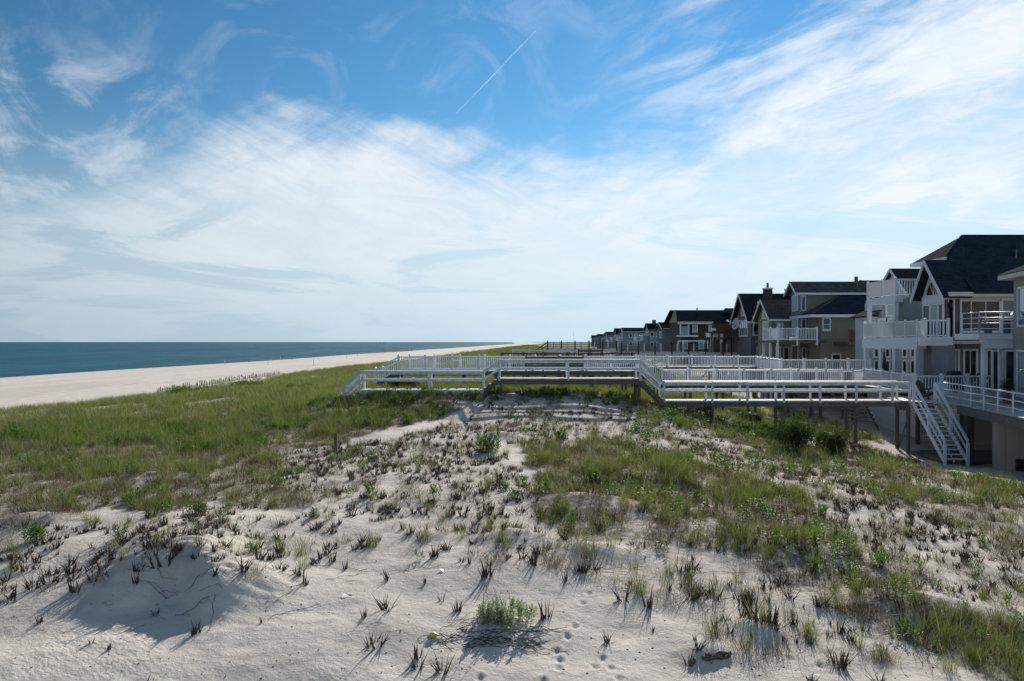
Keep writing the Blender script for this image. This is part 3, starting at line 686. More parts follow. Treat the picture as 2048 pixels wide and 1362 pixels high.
def courses(par, A, B, C, D, m, pitch=.16, name='roof_shingles', skip=None):
    """overlapping shingle courses on a roof plane A-B (eave) D-C (ridge): each course is a thin proud strip of tabs"""
    A, B, C, D = map(Vector, (A, B, C, D)); mb = MB(); L = ((A+B)/2-(C+D)/2).length; k = max(2, int(L/pitch)); nrm = (B-A).cross(D-A).normalized()
    if nrm.z < 0: nrm = -nrm
    for i in range(k):
        t0, t1 = i/k, (i+1.15)/k; t1 = min(t1, 1); a, c_ = lerp(A,D,t0), lerp(B,C,t0); d, e = lerp(A,D,t1), lerp(B,C,t1)
        mb.poly([a+nrm*.03, c_+nrm*.03, e+nrm*.012, d+nrm*.012, a+nrm*.004, c_+nrm*.004], [(0,1,2,3),(4,5,1,0)])
    o = mb.build(name, m, par); o['kind'] = 'stuff'; return o
# ================= House B: grey-blue house with stacked white porches
hb = empty('beach_house', (31, 50, -5.6), 'large grey-blue house with steep charcoal roof, arched gable window and stacked white porches', 'house')
GX = X(1888, 47.0)
body = MB().box(25.95, 42, 47.2, 53.6, .05, 2.86); body.build('upper_wall', sidB, hb)
window(hb, (X(1956,47.2), 47.2, 1.52), Xu, FN, X(2000,47.2)-X(1913,47.2), 1.85, 3, 1, .12, glass)
siding(hb, 26.1, 42, 47.2, .08, 2.55, sidB, holes=[(X(1911,47.2), X(2002,47.2), .50, 2.54)])
wall(hb, 25.86, 26.08, 47.10, 47.30, -.2, 2.62, trim, 'corner_board')
wall(hb, X(2003,47.1), X(2003,47.1)+.09, 47.08, 47.16, .1, 2.55, trim, 'downspout')
wall(hb, GX+.1, 42, 46.66, 46.78, 2.66, 2.92, creamtrim, 'gutter'); wall(hb, GX+.15, 42, 46.79, 47.19, 2.60, 2.66, creamtrim, 'soffit')
wall(hb, 26.09, 42, 47.13, 47.19, 2.42, 2.597, creamtrim, 'frieze_board')
# main roof: one slope to the viewer with the upper hip behind
rz, ry = 6.83, 51.3; sl_ = (rz-2.95)/(ry-46.6)
def mr(x, y): return (x, y, 2.95+sl_*(y-46.6))
rf = MB(); hx = X(1925, ry)
rf.slab([mr(27.05,46.6), mr(42,46.6), mr(42,ry), mr(hx,ry), mr(27.05,49.5)], .14)
roofb = rf.build('roof', roofB, hb)
rf = MB(); e_y = 53.9
rf.slab([(27.05,49.5,5.30),(hx,ry,rz),(27.05,e_y,5.30)], .12); rf.slab([(27.05,e_y,5.30),(hx,ry,rz),(42,ry,rz),(42,e_y,5.30)], .12)
rf.build('hip_roof', roofG, hb)
wall(hb, 26.93, 27.04, 49.5, e_y, 5.02, 5.27, trim, 'eave_board'); wall(hb, 27.05, 27.5, 49.6, e_y, 5.02, 5.07, creamtrim, 'soffit')
wall(hb, 27.5, 41, 50.0, 53.6, 2.86, 5.1, sidW, 'attic_wall')
window(hb, (27.5, 52.3, 4.1), Yu, ON, 1.0, 1.7, 1, 1, .12)
courses(hb, mr(27.06,46.6), mr(42,46.6), mr(42,ry-.05), mr(27.06,ry-.05) if False else mr(hx,ry-.05), roofB, .15)
MB().vbar((hx,ry,rz+.03),(42,ry,rz+.03),.22,.05).build('ridge_cap', roofB, hb)
MB().bar((27.05,49.5,5.33),(hx,ry,rz+.03),.2,.05).build('ridge_cap', roofB, hb)
# ocean gable with arched window
gy0, gy1, gz0, gzp = 47.0, 50.1, 2.80, 5.0; gm_ = (gy0+gy1)/2+.22; gx = 25.25
rg = MB(); rg.slab([(gx,gy0-.32,gz0-.15),(26.95,gy0-.32,gz0-.15),(29.6,gm_,gzp),(gx,gm_,gzp)], .1); rg.slab([(gx,gm_,gzp),(29.6,gm_,gzp),(29.6,gy1+.25,gz0-.15),(gx,gy1+.25,gz0-.15)], .1)
rg.build('gable_roof', roofB, hb)
courses(hb, (gx,gy0-.32,gz0-.15),(26.95,gy0-.32,gz0-.15),(29.5,gm_-.02,gzp),(gx,gm_-.02,gzp), roofB, .15, 'roof_shingles')
MB().vbar((gx-.04,gy0-.34,gz0-.27),(gx-.04,gm_,gzp-.12),.09,.24).build('rake_board', trim, hb)
MB().vbar((gx-.04,gm_,gzp-.12),(gx-.04,gy1+.27,gz0-.27),.09,.24).build('rake_board', trim, hb)
gw = gx+.55
MB().prism([(gw,gy0+.05,gz0-.2),(gw,gy1-.05,gz0-.2),(gw,gm_,gzp-.2)], (.2,0,0)).build('gable_wall', sidW, hb)
MB().vbar((gw-.03,gy0+.1,gz0-.15),(gw-.03,gm_,gzp-.42),.05,.13).build('inner_trim', trim, hb); MB().vbar((gw-.03,gm_,gzp-.42),(gw-.03,gy1-.1,gz0-.15),.05,.13).build('inner_trim', trim, hb)
def arch(par, x, cy, z, r, gm, fm):
    mb = MB(); n = 16; P = [(math.cos(math.pi*i/n), math.sin(math.pi*i/n)) for i in range(n+1)]
    for (p, q) in zip(P, P[1:]):
        mb.poly([(x-.06,cy+p[0]*r,z+p[1]*r),(x-.06,cy+q[0]*r,z+q[1]*r),(x-.06,cy+q[0]*(r+.14),z+q[1]*(r+.14)),(x-.06,cy+p[0]*(r+.14),z+p[1]*(r+.14)),
                 (x,cy+p[0]*r,z+p[1]*r),(x,cy+q[0]*r,z+q[1]*r),(x,cy+q[0]*(r+.14),z+q[1]*(r+.14)),(x,cy+p[0]*(r+.14),z+p[1]*(r+.14))], [(0,1,2,3),(3,2,6,7),(0,4,5,1)])
    mb.box(x-.07, x, cy-r-.14, cy+r+.14, z-.10, z)
    for k in (60, 90, 120): mb.bar((x-.035,cy,z+.02),(x-.035,cy+r*math.cos(R(k)),z+r*math.sin(R(k))),.03,.03)
    f = mb.build('arched_window', fm, par)
    MB().poly([(x-.015,cy+p[0]*r,z+p[1]*r) for p in P], [tuple(range(n+1))]).build('pane', gm, f)
arch(hb, gw, gm_-.05, 2.86, .80, glass, trim)
# storey below the gable: glazed bay
wall(hb, gw, 26.0, gy0+.25, gy1-.1, .0, 2.58, sidW, 'bay_wall')
wall(hb, gw-.03, gw, gy0+.05, gy1, 2.35, 2.78, trim, 'belt_board')
for i in range(3): window(hb, (gw-.001, gy0+.65+i*.92, 1.25), Yu, ON, .82, 2.05, 1, 1, .10, glass if i != 1 else curtain, name='glass_door')
window(hb, (X(1865,47.2)+.1, 47.2+.02, 1.25), Xu, FN, .01, .01, 1, 1, .01) if False else None
# little balcony on the near side of the bay
xb0, xb1, yb = X(1850,46.2), X(1897,46.2), 46.2
wall(hb, xb0, xb1+.1, yb, 47.2, .02, .26, trim, 'balcony_floor'); wall(hb, xb0+.1, xb1, yb+.05, 47.2, -.22, .018, trim, 'balcony_beam')
PICK[0] = 0
picket_rail(hb, (xb0+.05,yb+.06,.26), (xb1+.02,yb+.06,.26), 1, h=1.0, pitch=.17, pw=.045, postw=.12)
picket_rail(hb, (xb0+.05,yb+.06,.26), (25.5,50.,.26), 2, h=1.0, pitch=.15, pw=.09, postw=.1, ends=(False,True))
for dx_ in (.0, .62, 1.02):
    wall(hb, gw-.35+dx_, gw-.27+dx_, 47.02, 47.12, .27, 2.55, trim, 'door_post')
MB().box(gw-.27, gw+.66, 47.10, 47.13, .30, 2.5).build('side_glazing', glass, hb)
# porch floors and columns, ocean side
def slab_floor(x0,x1,y0,y1,z,th,name): wall(hb,x0,x1,y0,y1,z-th,z,trim,name)
slab_floor(25.42, 29.5, 50.0, 57.6, .28, .10, 'porch_floor')
wall(hb, 25.38, 25.52, 49.9, 57.7, -.46, .175, trim, 'porch_beam'); wall(hb, 25.525, 25.95, 49.9, 50.05, -.46, .175, trim, 'porch_beam'); wall(hb, 25.525, 29.4, 57.55, 57.7, -.46, .175, trim, 'porch_beam')
for j in range(4): wall(hb, 25.365, 25.379, 49.9, 57.7, -.46+.16*j+.01, -.46+.16*j+.145, trim, 'clapboard')
for y in (50.2, 53.0, 55.0, 57.4): wall(hb, 25.40, 25.40+(.46 if y < 51 else .24), y-.15, y+.15, -2.6, -.463, trim, 'porch_column')
for y in (53.1, 57.0): wall(hb, 25.46, 25.70, y-.13, y+.13, .28, 2.62, trim, 'porch_column')
for x in (27.6, 29.3): wall(hb, x, x+.2, 57.35, 57.55, -2.6, -.463, trim, 'porch_column')
for (ya, yb_, n) in ((50.05, 53.0, 2), (53.0, 57.5, 3)):
    picket_rail(hb, (25.46,ya,.28), (25.46,yb_,.28), n, h=1.05, pitch=.13, pw=.10, postw=.11, shadow_t=vinyl_t)
picket_rail(hb, (25.46,57.5,.28), (29.4,57.5,.28), 2, h=1.05, pitch=.14, single=False)
wall(hb, 25.45, 27.5, 52.9, 57.15, 2.95, 3.06, trim, 'roof_deck_floor'); wall(hb, 25.41, 25.60, 52.85, 57.2, 2.62, 2.945, trim, 'deck_beam'); wall(hb, 25.61, 27.45, 52.85, 53.03, 2.62, 2.945, trim, 'deck_beam'); wall(hb, 25.61, 27.45, 57.0, 57.18, 2.62, 2.945, trim, 'deck_beam')
wall(hb, 25.62, 27.44, 53.04, 56.99, 2.75, 2.80, creamtrim, 'porch_ceiling')
picket_rail(hb, (25.52,52.97,3.08), (25.52,57.1,3.08), 2, h=1.1, pitch=.13, pw=.10, postw=.13, shadow_t=vinyl_t)
picket_rail(hb, (25.52,52.97,3.08), (27.4,52.97,3.08), 1, h=1.1, pitch=.165, pw=.05, postw=.14, ends=(False,True))
# ground storey, set back under the house
wall(hb, 27.2, 42, 48.7, 53.5, -2.75, .04, sidB, 'lower_wall'); wall(hb, 26.0, 42, 47.25, 48.69, -.12, .04, creamtrim, 'overhang_soffit')
wall(hb, 25.97, 26.3, 47.3, 49.3, -2.75, -.13, sidB, 'pier_wall')
for (pa, pb, gm) in ((1903,1917,curtain),(1927,1953,glass),(1972,1986,glass)):
    window(hb, ((X(pa,48.7)+X(pb,48.7))/2, 48.7, -1.5), Xu, FN, X(pb,48.7)-X(pa,48.7), 2.0, 2 if pb-pa > 20 else 1, 1, .12, gm, name='glass_door')
window(hb, (27.9+.0, 48.7, -1.5), Xu, FN, .01, .01) if False else None
# deck of house B with picket rail, lattice skirt
yk = 44.6
zk = -2.82
db = empty('house_deck', (27, 47, -5.6), 'raised timber deck with white picket rail and lattice skirt in front of the grey-blue house', 'deck')
PICK[0] = 0
deck(db, 22.6, 34, yk, 58, zk, deckw, trim, seed=20)
picket_rail(db, (X(1830,yk),yk,zk), (X(2040,yk),yk,zk), 4, h=.92, pitch=.165, pw=.045)
picket_rail(db, (X(1728,54.),54.,zk), (X(1830,yk),yk,zk), 5, h=.98, pitch=.125, pw=.11, ends=(True,False), shadow_t=vinyl_t)
picket_rail(db, (X(1706,52),52.,zk), (X(1728,54.),54.,zk), 1, h=.92, pitch=.125, single=False)
def lattice(par, a, c, z0, z1, m, pitch=.11, nm='lattice_panel'):
    a = Vector(a); c = Vector(c); d = c-a; L = d.length; u = d/L; mb = MB(); n_ = int(L/pitch)
    for i in range(n_+1): p = a+u*(L*i/n_); mb.bar(p+Vector((0,0,z0)), p+Vector((0,0,z1)), .035, .012, up=u)
    for j in range(int((z1-z0)/pitch)+1): mb.bar(a+Vector((0,-.012,z0+j*pitch)), c+Vector((0,-.012,z0+j*pitch)), .012, .035)
    return mb.build(nm, m, par)
lattice(db, (22.75,yk+.3,0), (25.5,yk+.3,0), -5.6, zk-.35, trim, .14)
lattice(db, (23.5,52.6,0), (22.75,yk+.3,0), -5.4, zk-.35, trim, .14)
wall(db, 25.6, 34, yk+.5, yk+.6, -5.7, zk-.36, sidA, 'skirt_wall')
for x in (22.8,25.5,28.5,31.5): post(db, x, yk+.15, h1(x,yk)-.3, zk-.32, .18, pile, 'piling')
# dining set on the deck (dark silhouettes)
dark = mat('dark_furniture', (.02,.024,.03), .5)
def chair(par_loc, rz, label, group=None, m=None):
    m = m or dark; t = empty('deck_chair', (0,0,0), label, 'chair', group)
    MB().box(-.25,.25,-.25,.25,.40,.45).build('seat', m, t); MB().bar((0,.26,.45),(0,.36,.98),.48,.03,up=(0,1,0)).build('backrest', m, t)
    for i in (-1,1):
        for j in (-1,1): MB().box(i*.22-.02,i*.22+.02,j*.22-.02,j*.22+.02,0,.398).build('leg', m, t)
        MB().box(i*.25-.03,i*.25+.03,-.24,.27,.62,.65).build('armrest', m, t)
    t.location = par_loc; t.rotation_euler = (0,0,rz); return t
def copytree(o, par=None):
    c_ = o.copy(); COL.objects.link(c_); c_.parent = par
    for ch in list(o.children): copytree(ch, c_)
    return c_
ch0 = chair((27.4,46.2,zk), 0, 'dark chair at the deck dining table, left end of its far side', 'dark chairs round the deck dining table')
for (x, y, r_) in ((28.2,46.25,0),(29.0,46.2,.1),(26.7,45.8,1.5),(27.5,45.0,3.1),(28.6,45.0,3.2)):
    c_ = copytree(ch0); c_.location = (x,y,zk); c_.rotation_euler = (0,0,r_); c_['label'] = 'dark chair at the deck dining table, '+{28.2:'middle of its far side',29.0:'right end of its far side',26.7:'at its left end',27.5:'left one on its near side',28.6:'right one on its near side'}[x]
t = empty('dining_table', (28.1,45.65,zk), 'dark rectangular dining table on the grey-blue house deck', 'table')
MB().box(27.1,29.2,45.3,46.0,zk+.70,zk+.75).build('tabletop', dark, t)
for x in (27.2,29.1):
    for y in (45.38,45.92): MB().box(x-.03,x+.03,y-.03,y+.03,zk,zk+.698).build('leg', dark, t)
# ---- landing, stairs down to the sand, tube-railed pool deck by house A
zl = -3.12
ld = empty('landing_deck', (24, 40, -5.8), 'grey pool deck with white tubular rails at the right edge of the picture', 'deck')
E0, E1 = Vector((22.35, 39.9, zl)), Vector((20.75, 32.0, zl))
MB().slab([(20.95,41.75,zl),(22.2,40.35,zl),(22.35,39.9,zl),(20.75,32.,zl),(19.6,26.,zl),(34,26,zl),(34,yk-.1,zl),(20.95,yk-.1,zl)], .05).build('platform', deckw, ld)
MB().vbar((22.33,39.9,zl-.26),(20.73,32.,zl-.26),.06,.40).build('fascia_board', greyw, ld); MB().vbar((20.73,32.,zl-.26),(19.58,26.,zl-.26),.06,.40).build('fascia_board', greyw, ld)
MB().vbar((20.97,41.72,zl-.2),(22.3,41.72,zl-.2),.06,.28).build('fascia_board', greyw, ld)
def tube_rail(par, a, c, n, h, k, r=.032):
    a = Vector(a); c = Vector(c)
    for i in range(n+1):
        p = lerp(a, c, i/n); MB().tube(p, p+Vector((0,0,h)), r, n=8).build('post', metalw, par, True)
    for j in range(k): zz_ = h*(j+1)/k; MB().tube(a+Vector((0,0,zz_-.02)), c+Vector((0,0,zz_-.02)), r*(1.15 if j == k-1 else .85), n=8).build('rail', metalw, par, True)
tube_rail(ld, E0+Vector((.05,0,0)), E1+Vector((.05,0,0)), 5, 1.0, 3); tube_rail(ld, E1+Vector((.05,0,0)), (19.7,26.,zl), 3, 1.0, 3)
tube_rail(ld, (21.95+.6,41.6,zl), E0+Vector((.05,0,0)), 1, 1.0, 3)
for (x,y) in ((22.6,39.4),(24.3,39.4),(22.9,36.5),(26,39.2),(22.2,33),(25,44)):
    post(ld, x, y, h1(x,y)-.4, zl-.05, .34, pile, 'piling')
MB().box(22.3,26.5,39.25,39.5,zl-.42,zl-.06).build('cross_beam', greyw, ld)
# enclosed store under the pool deck
shd = empty('under_deck_store', (24.5,36.5,-5.9), 'beige panelled store with a dark hatch under the pool deck', 'shed')
sx0 = X(1998, 36.0)
wall(shd, sx0, 30, 36.0, 36.5, -6.2, zl-.46, sidA, 'wall')
for i in range(5): wall(shd, sx0+.62*i+.3, sx0+.62*i+.33, 35.975, 35.998, -6.0, zl-.5, sidCream, 'batten')
wall(shd, sx0+.75, sx0+1.2, 35.96, 35.998, -5.85, -5.3, glass, 'hatch')
gp = empty('ground_platform', (25,41.5,-5.9), 'low grey timber platform in the shade under the deck beside the white stair', 'platform')
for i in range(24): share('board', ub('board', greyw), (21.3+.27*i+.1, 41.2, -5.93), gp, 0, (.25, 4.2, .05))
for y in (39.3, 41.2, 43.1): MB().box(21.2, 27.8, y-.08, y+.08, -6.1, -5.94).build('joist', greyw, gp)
# stair to the sand (towards the viewer)
sw = empty('garden_stair', (21.4, 40.2, -5.9), 'steep white open-tread stair with handrails going down to the sand', 'stairs')
xa, xb = 20.98, 22.1; yT, yB = 41.6, 38.6; zT, zBt = zl, -5.85
for x in (xa, xb):
    MB().vbar((x,yT,zT-.16),(x,yB,zBt-.0),.05,.28).build('stringer', trim, sw)
    MB().vbar((x,yT,zT+.98),(x,yB,zBt+1.06),.10,.05).build('cap_rail', trim, sw); MB().vbar((x,yT,zT+.89),(x,yB,zBt+.97),.045,.12).build('top_rail', trim, sw); MB().vbar((x,yT,zT+.48),(x,yB,zBt+.56),.045,.11).build('middle_rail', trim, sw)
    for tt in (0,.5,1): y = yT+(yB-yT)*tt; z = zT+(zBt-zT)*tt; post(sw, x, y, z-.25, z+.97, .11, trim)
for i in range(13):
    tt = (i+.7)/13.5; y = yT+(yB-yT)*tt; z = zT+(zBt-zT)*tt
    share('tread', ub('tread', trim), ((xa+xb)/2, y, z-.045), sw, 0, (xb-xa-.06, .25, .045))
    share('riser_cleat', ub('riser_cleat', trim), ((xa+xb)/2, y+.05, z-.20), sw, 0, (.05, .04, .15))
# second dark stair behind, under the deck
s2 = empty('service_stair', (20.5,48,-5.2), 'shaded grey timber stair under the deck behind the boardwalk', 'stairs')
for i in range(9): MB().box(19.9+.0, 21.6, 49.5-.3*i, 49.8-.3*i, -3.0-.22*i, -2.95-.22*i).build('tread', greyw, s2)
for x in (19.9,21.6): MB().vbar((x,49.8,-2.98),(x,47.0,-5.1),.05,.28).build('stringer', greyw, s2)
# adirondack chairs
def adirondack(loc, rz, m, label):
    t = empty('adirondack_chair', (0,0,0), label, 'chair')
    for i in range(7):
        x = (i-3)*.085; top = 1.02-.018*(i-3)**2; MB().bar((x,.22,.30),(x*1.25,.22+(top-.30)*.38,top),.075,.02,up=(0,-1,0)).build('back_slat', m, t)
    for i in range(5): MB().box(-.27,.27,-.32+i*.115,-.32+i*.115+.095,.36-.025*i,.38-.025*i).build('seat_slat', m, t)
    for s_ in (-1,1):
        MB().box(s_*.33-.07,s_*.33+.07,-.42,.30,.55,.575).build('armrest', m, t)
        MB().box(s_*.30-.02,s_*.30+.02,-.36,-.27,0,.548).build('leg', m, t); MB().bar((s_*.28,-.30,.33),(s_*.28,.62,.02),.03,.11).build('leg', m, t)
    t.location = loc; t.rotation_euler = (0,0,rz); return t
adirondack((X(1853,43.2), 43.2, zl), .5, mat('navy_plastic',(.012,.016,.03),.45), 'dark navy adirondack chair at the head of the stair')
adirondack((X(1889,43.0), 43.0, zl), -.35, mat('white_plastic',(.62,.66,.72),.4), 'white adirondack chair on the landing facing the sea')
# planter bush by column handled with plants
# ================= House A: beige, cut by the right edge
ha = empty('beach_house', (28, 38, -3.2), 'beige stucco house with white round columns cut by the right edge', 'house')
ax0, ax1 = Vector((25.7,40.8,0)), Vector((24.35,34.5,0)); ua = (ax1-ax0).normalized(); na = Vector((ua.y, -ua.x, 0)); na = na if na.x < 0 else -na
back = 12
P = [ax0, ax1, ax1-na*back, ax0-na*back]
MB().prism([(p.x,p.y,zl) for p in P], (0,0,3.18-zl)).build('wall', sidA, ha)
ev = .55; Q = [ax0+na*ev-ua*ev, ax1+na*ev+ua*3, ax1-na*back+ua*3, ax0-na*back-ua*ev]
mid = Vector((0,0,3.0))
MB().prism([(p.x,p.y,3.19) for p in Q], (0,0,.27)).build('eave', creamtrim, ha)
r0 = Q[0]-na*4.5+ua*4.5
MB().slab([(Q[0].x,Q[0].y,3.47),(Q[1].x,Q[1].y,3.47),(*(Q[1]-na*4.5).xy,5.5),(r0.x,r0.y,5.5)],.08).slab([(Q[3].x,Q[3].y,3.47),(Q[0].x,Q[0].y,3.47),(r0.x,r0.y,5.5),(*(Q[3]+ua*4.5).xy,5.5)],.08).build('roof', roofG, ha)
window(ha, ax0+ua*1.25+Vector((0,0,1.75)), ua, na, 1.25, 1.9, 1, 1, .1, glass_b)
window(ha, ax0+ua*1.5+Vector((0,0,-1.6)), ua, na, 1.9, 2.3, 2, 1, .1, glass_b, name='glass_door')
yb2 = 41.0; xbL, xbR = X(1957,yb2), 31
wall(ha, xbL, xbR, yb2, 43.2, .12, .42, trim, 'balcony_floor')
wall(ha, X(1962,yb2)+.35, xbR, yb2+.1, yb2+.25, -.35, .1, trim, 'lintel')
for px_ in (1967, 1999):
    xx = X(px_, yb2+.3) if px_ < 1980 else X(px_, 43.); yy = yb2+.3 if px_ < 1980 else 43.
    r_ = .14 if px_ < 1980 else .09
    c_ = MB().tube((xx,yy,zl+.12),(xx,yy,-.02),r_,r_*.86,16); c_.build('column', trim, ha, True)
    MB().tube((xx,yy,zl),(xx,yy,zl+.118),r_*1.3,n=16).build('column_base', trim, ha); MB().tube((xx,yy,-.018),(xx,yy,.118),r_*1.25,n=16).build('column_capital', trim, ha)
tube_rail(ha, (xbL+.08,yb2+.08,.42), (xbR,yb2-.6+.08,.42), 6, 1.12, 4, .028)
tube_rail(ha, (xbL+.08,yb2+.08,.42), (xbL+.35,43.1,.42), 1, 1.12, 4, .028)
wall(ha, X(1985,44.), 31, 44.0, 44.2, zl+.3, -.36, sidB, 'rear_wall')
for px_ in (1994, 2019): window(ha, (X(px_,44.), 44.0, -1.6), Xu, FN, .55, 2.2, 1, 1, .1, glass, name='door')
bx = MB().tube((X(2026,40.4)-.05,40.35,1.42),(X(2026,40.4)-.18,40.2,1.3),.06,.09,8); bx.build('flood_lamp', trim, ha)
# balcony table seen behind the bars
t = empty('balcony_table', (X(1995,42), 42, .42), 'low dark table with pale top behind the tubular balcony rail', 'table')
MB().box(X(1975,42),X(2018,42),41.7,42.5,1.12,1.17).build('tabletop', mat('pale_top',(.7,.68,.62),.4), t)
for x in (X(1978,42),X(2015,42)): MB().box(x-.04,x+.04,41.8,42.4,.42,1.118).build('leg', dark, t)
# ================= House B2: behind B, seen through the porches
h2 = empty('beach_house', (33, 62, -4.8), 'pale house with charcoal gable and white windows glimpsed through the stacked porches', 'house')
wall(h2, 27.9, 42, 60.0, 63, -3., 2.95, sidW, 'wall')
siding(h2, 27.9, 36, 60., 0, 2.9, sidPale, .15, holes=[(28.0,30.3,.9,1.9)])
mrx = 28.9
MB().slab([(mrx+1.3,59.6,2.75),(42,59.6,2.75),(42,63.6,5.85),(mrx+1.3,63.6,5.85)],.12).slab([(42,67,3.4),(mrx+1.3,67,3.4),(mrx+1.3,63.6,5.85),(42,63.6,5.85)],.12).build('roof', roofD, h2)
MB().prism([(mrx+1.6,60,2.952),(mrx+1.6,66.9,2.952),(mrx+1.6,63.6,5.7)],(.2,0,0)).build('gable_wall', sidW, h2)
MB().vbar((mrx+1.25,59.55,2.62),(mrx+1.25,63.6,5.74),.08,.2).vbar((mrx+1.25,63.6,5.74),(mrx+1.25,67,3.3),.08,.2).build('rake_board', trim, h2)
for (pa, za, w_, h_, nx) in ((1786,2.4,1.1,.9,1),(1766,1.1,.7,1.2,1),(1786,1.1,1.3,1.2,2),(1805,1.1,.7,1.2,1)): window(h2, (X(pa,60), 60-.03, za), Xu, FN, w_, h_, nx, 1, .12, curtain)
wall(h2, 30.6, 36, 59.2, 59.98, 2.0-.9, 2.2-.9, trim, 'fascia')
MB().slab([(30.2,59.0,1.3),(36,59.0,1.3),(36,59.97,2.3),(30.4,59.97,2.3)],.1).build('porch_roof', roofD, h2)
wall(h2, 27.15, 27.85, 60.5, 63, -3., 1.9, sidW, 'wing_wall')
MB().slab([(26.85,60.1,1.95),(27.88,60.1,2.4),(27.88,63.3,2.4),(26.85,63.3,1.95)],.1).build('wing_roof', roofG, h2)
for i, pa in enumerate((1752,1763,1774,1789,1808,1824,1858,1873,1888)):
    for zc, hh in ((-.85,.62),(-1.9,.95)): window(h2, (X(pa,60), 60-.03, zc), Xu, FN, .33, hh, 1, 1, .11, glass)
# ================= House C: olive with tower
hc = empty('beach_house', (29, 71, -4.8), 'olive-green house with hipped dark roof, narrow gabled tower and white balcony', 'house')
wall(hc, 26.9, 40, 69.5, 79, -4.5, 2.30, sidC, 'wall')
siding(hc, 26.9, 33.5, 69.5, -2.6, 2.25, sidC, .2, holes=[(X(1644,69.5),X(1661,69.5),.9,2.2)])
ridge = (32.6,74.4,5.72)
MB().slab([(26.0,69.0,2.38),(40,69.0,2.38),(40,74.4,5.72),ridge],.14).build('roof', roofD, hc)
courses(hc, (26.0,69.0,2.38),(40,69.0,2.38),(40,74.4,5.72),ridge, roofB, .2)
MB().slab([(26.0,79.5,2.38),(26.0,69.0,2.38),ridge],.14).build('roof', roofG, hc); MB().slab([(40,79.5,2.38),(26,79.5,2.38),ridge,(40,74.4,5.72)],.14).build('roof', roofG, hc)
MB().bar((26.0,69.0,2.42),(ridge[0],ridge[1],ridge[2]+.03),.22,.05).build('hip_cap', roofG, hc)
wall(hc, 26.0, 40, 68.9, 69.0-.002, 2.12, 2.36, trim, 'gutter'); wall(hc, 25.88, 25.998, 68.9, 79.5, 2.12, 2.36, trim, 'gutter')
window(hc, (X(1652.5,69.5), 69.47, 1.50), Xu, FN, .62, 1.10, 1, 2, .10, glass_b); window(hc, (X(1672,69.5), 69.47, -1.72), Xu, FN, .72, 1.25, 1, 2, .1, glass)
# tower
tx0, ty0, ty1 = 26.1, 72.2, 74.5; tm_ = (ty0+ty1)/2
wall(hc, tx0, 34, ty0, ty1, -4.5, 4.50, sidC, 'tower_wall')
MB().prism([(tx0+.02,ty0,4.502),(tx0+.02,ty1,4.502),(tx0+.02,tm_,5.4)],(7,0,0)).build('tower_gable', sidC, hc)
MB().slab([(tx0-.5,ty0-.35,4.42),(33.5,ty0-.35,4.42),(33.5,tm_,5.54),(tx0-.5,tm_,5.54)],.1).slab([(tx0-.5,tm_,5.54),(33.5,tm_,5.54),(33.5,ty1+.35,4.42),(tx0-.5,ty1+.35,4.42)],.1).build('tower_roof', roofG, hc)
MB().vbar((tx0-.54,ty0-.37,4.32),(tx0-.54,tm_,5.46),.07,.18).vbar((tx0-.54,tm_,5.46),(tx0-.54,ty1+.37,4.32),.07,.18).build('rake_board', trim, hc)
wall(hc, tx0-.45, 33, ty0-.43, ty0-.35, 4.24, 4.42, trim, 'gutter')
window(hc, (tx0, tm_, 3.55), Yu, ON, 1.4, 1.4, 3, 1, .10, curtain); window(hc, (tx0, tm_, 1.45), Yu, ON, 1.4, 1.5, 3, 1, .10, curtain)
window(hc, (X(1606.5,ty0), ty0, 3.5), Xu, FN, .36, 1.3, 1, 1, .08, glass_b); window(hc, (X(1607,ty0), ty0, 1.25), Xu, FN, .36, 1.6, 1, 1, .08, glass)
window(hc, (X(1624,ty0), ty0, 1.1), Xu, FN, .5, 1.9, 1, 1, .12, glass, name='glass_door')
window(hc, (tx0, tm_, -1.3), Yu, ON, 1.5, 1.9, 2, 1, .10, glass, name='glass_door')
for pa, w_ in ((1608,.32),(1625,.55)): window(hc, (X(pa,ty0), ty0, -1.4), Xu, FN, w_, 1.7, 1, 1, .08, glass)
# balcony
PICK[0] = 0
by, bl, br_ = 68.0, X(1561,68), X(1634,68)
wall(hc, 22.6, 26.85, by, 72.18, -.12, .10, greyw, 'balcony_floor'); wall(hc, 22.6, tx0-.02, 72.185, 73.9, -.12, .10, greyw, 'balcony_floor')
picket_rail(hc, (22.7,by+.05,.1), (br_,by+.05,.1), 2, h=1.06, pitch=.13, pw=.04, low=.4, postw=.14)
picket_rail(hc, (22.7,by+.05,.1), (22.75,72.,.1), 2, h=1.06, pitch=.13, pw=.06, low=.4, postw=.14, shadow_t=vinyl_t)
for y in (68.2,70.1,72.0): wall(hc, 22.65, 22.85, y-.1, y+.1, -2.5, -.125, trim, 'porch_column')
chim = MB().tube((31.5,72.9,4.9),(31.5,72.9,5.95),.16,n=10); chim.build('flue', greyw, hc)
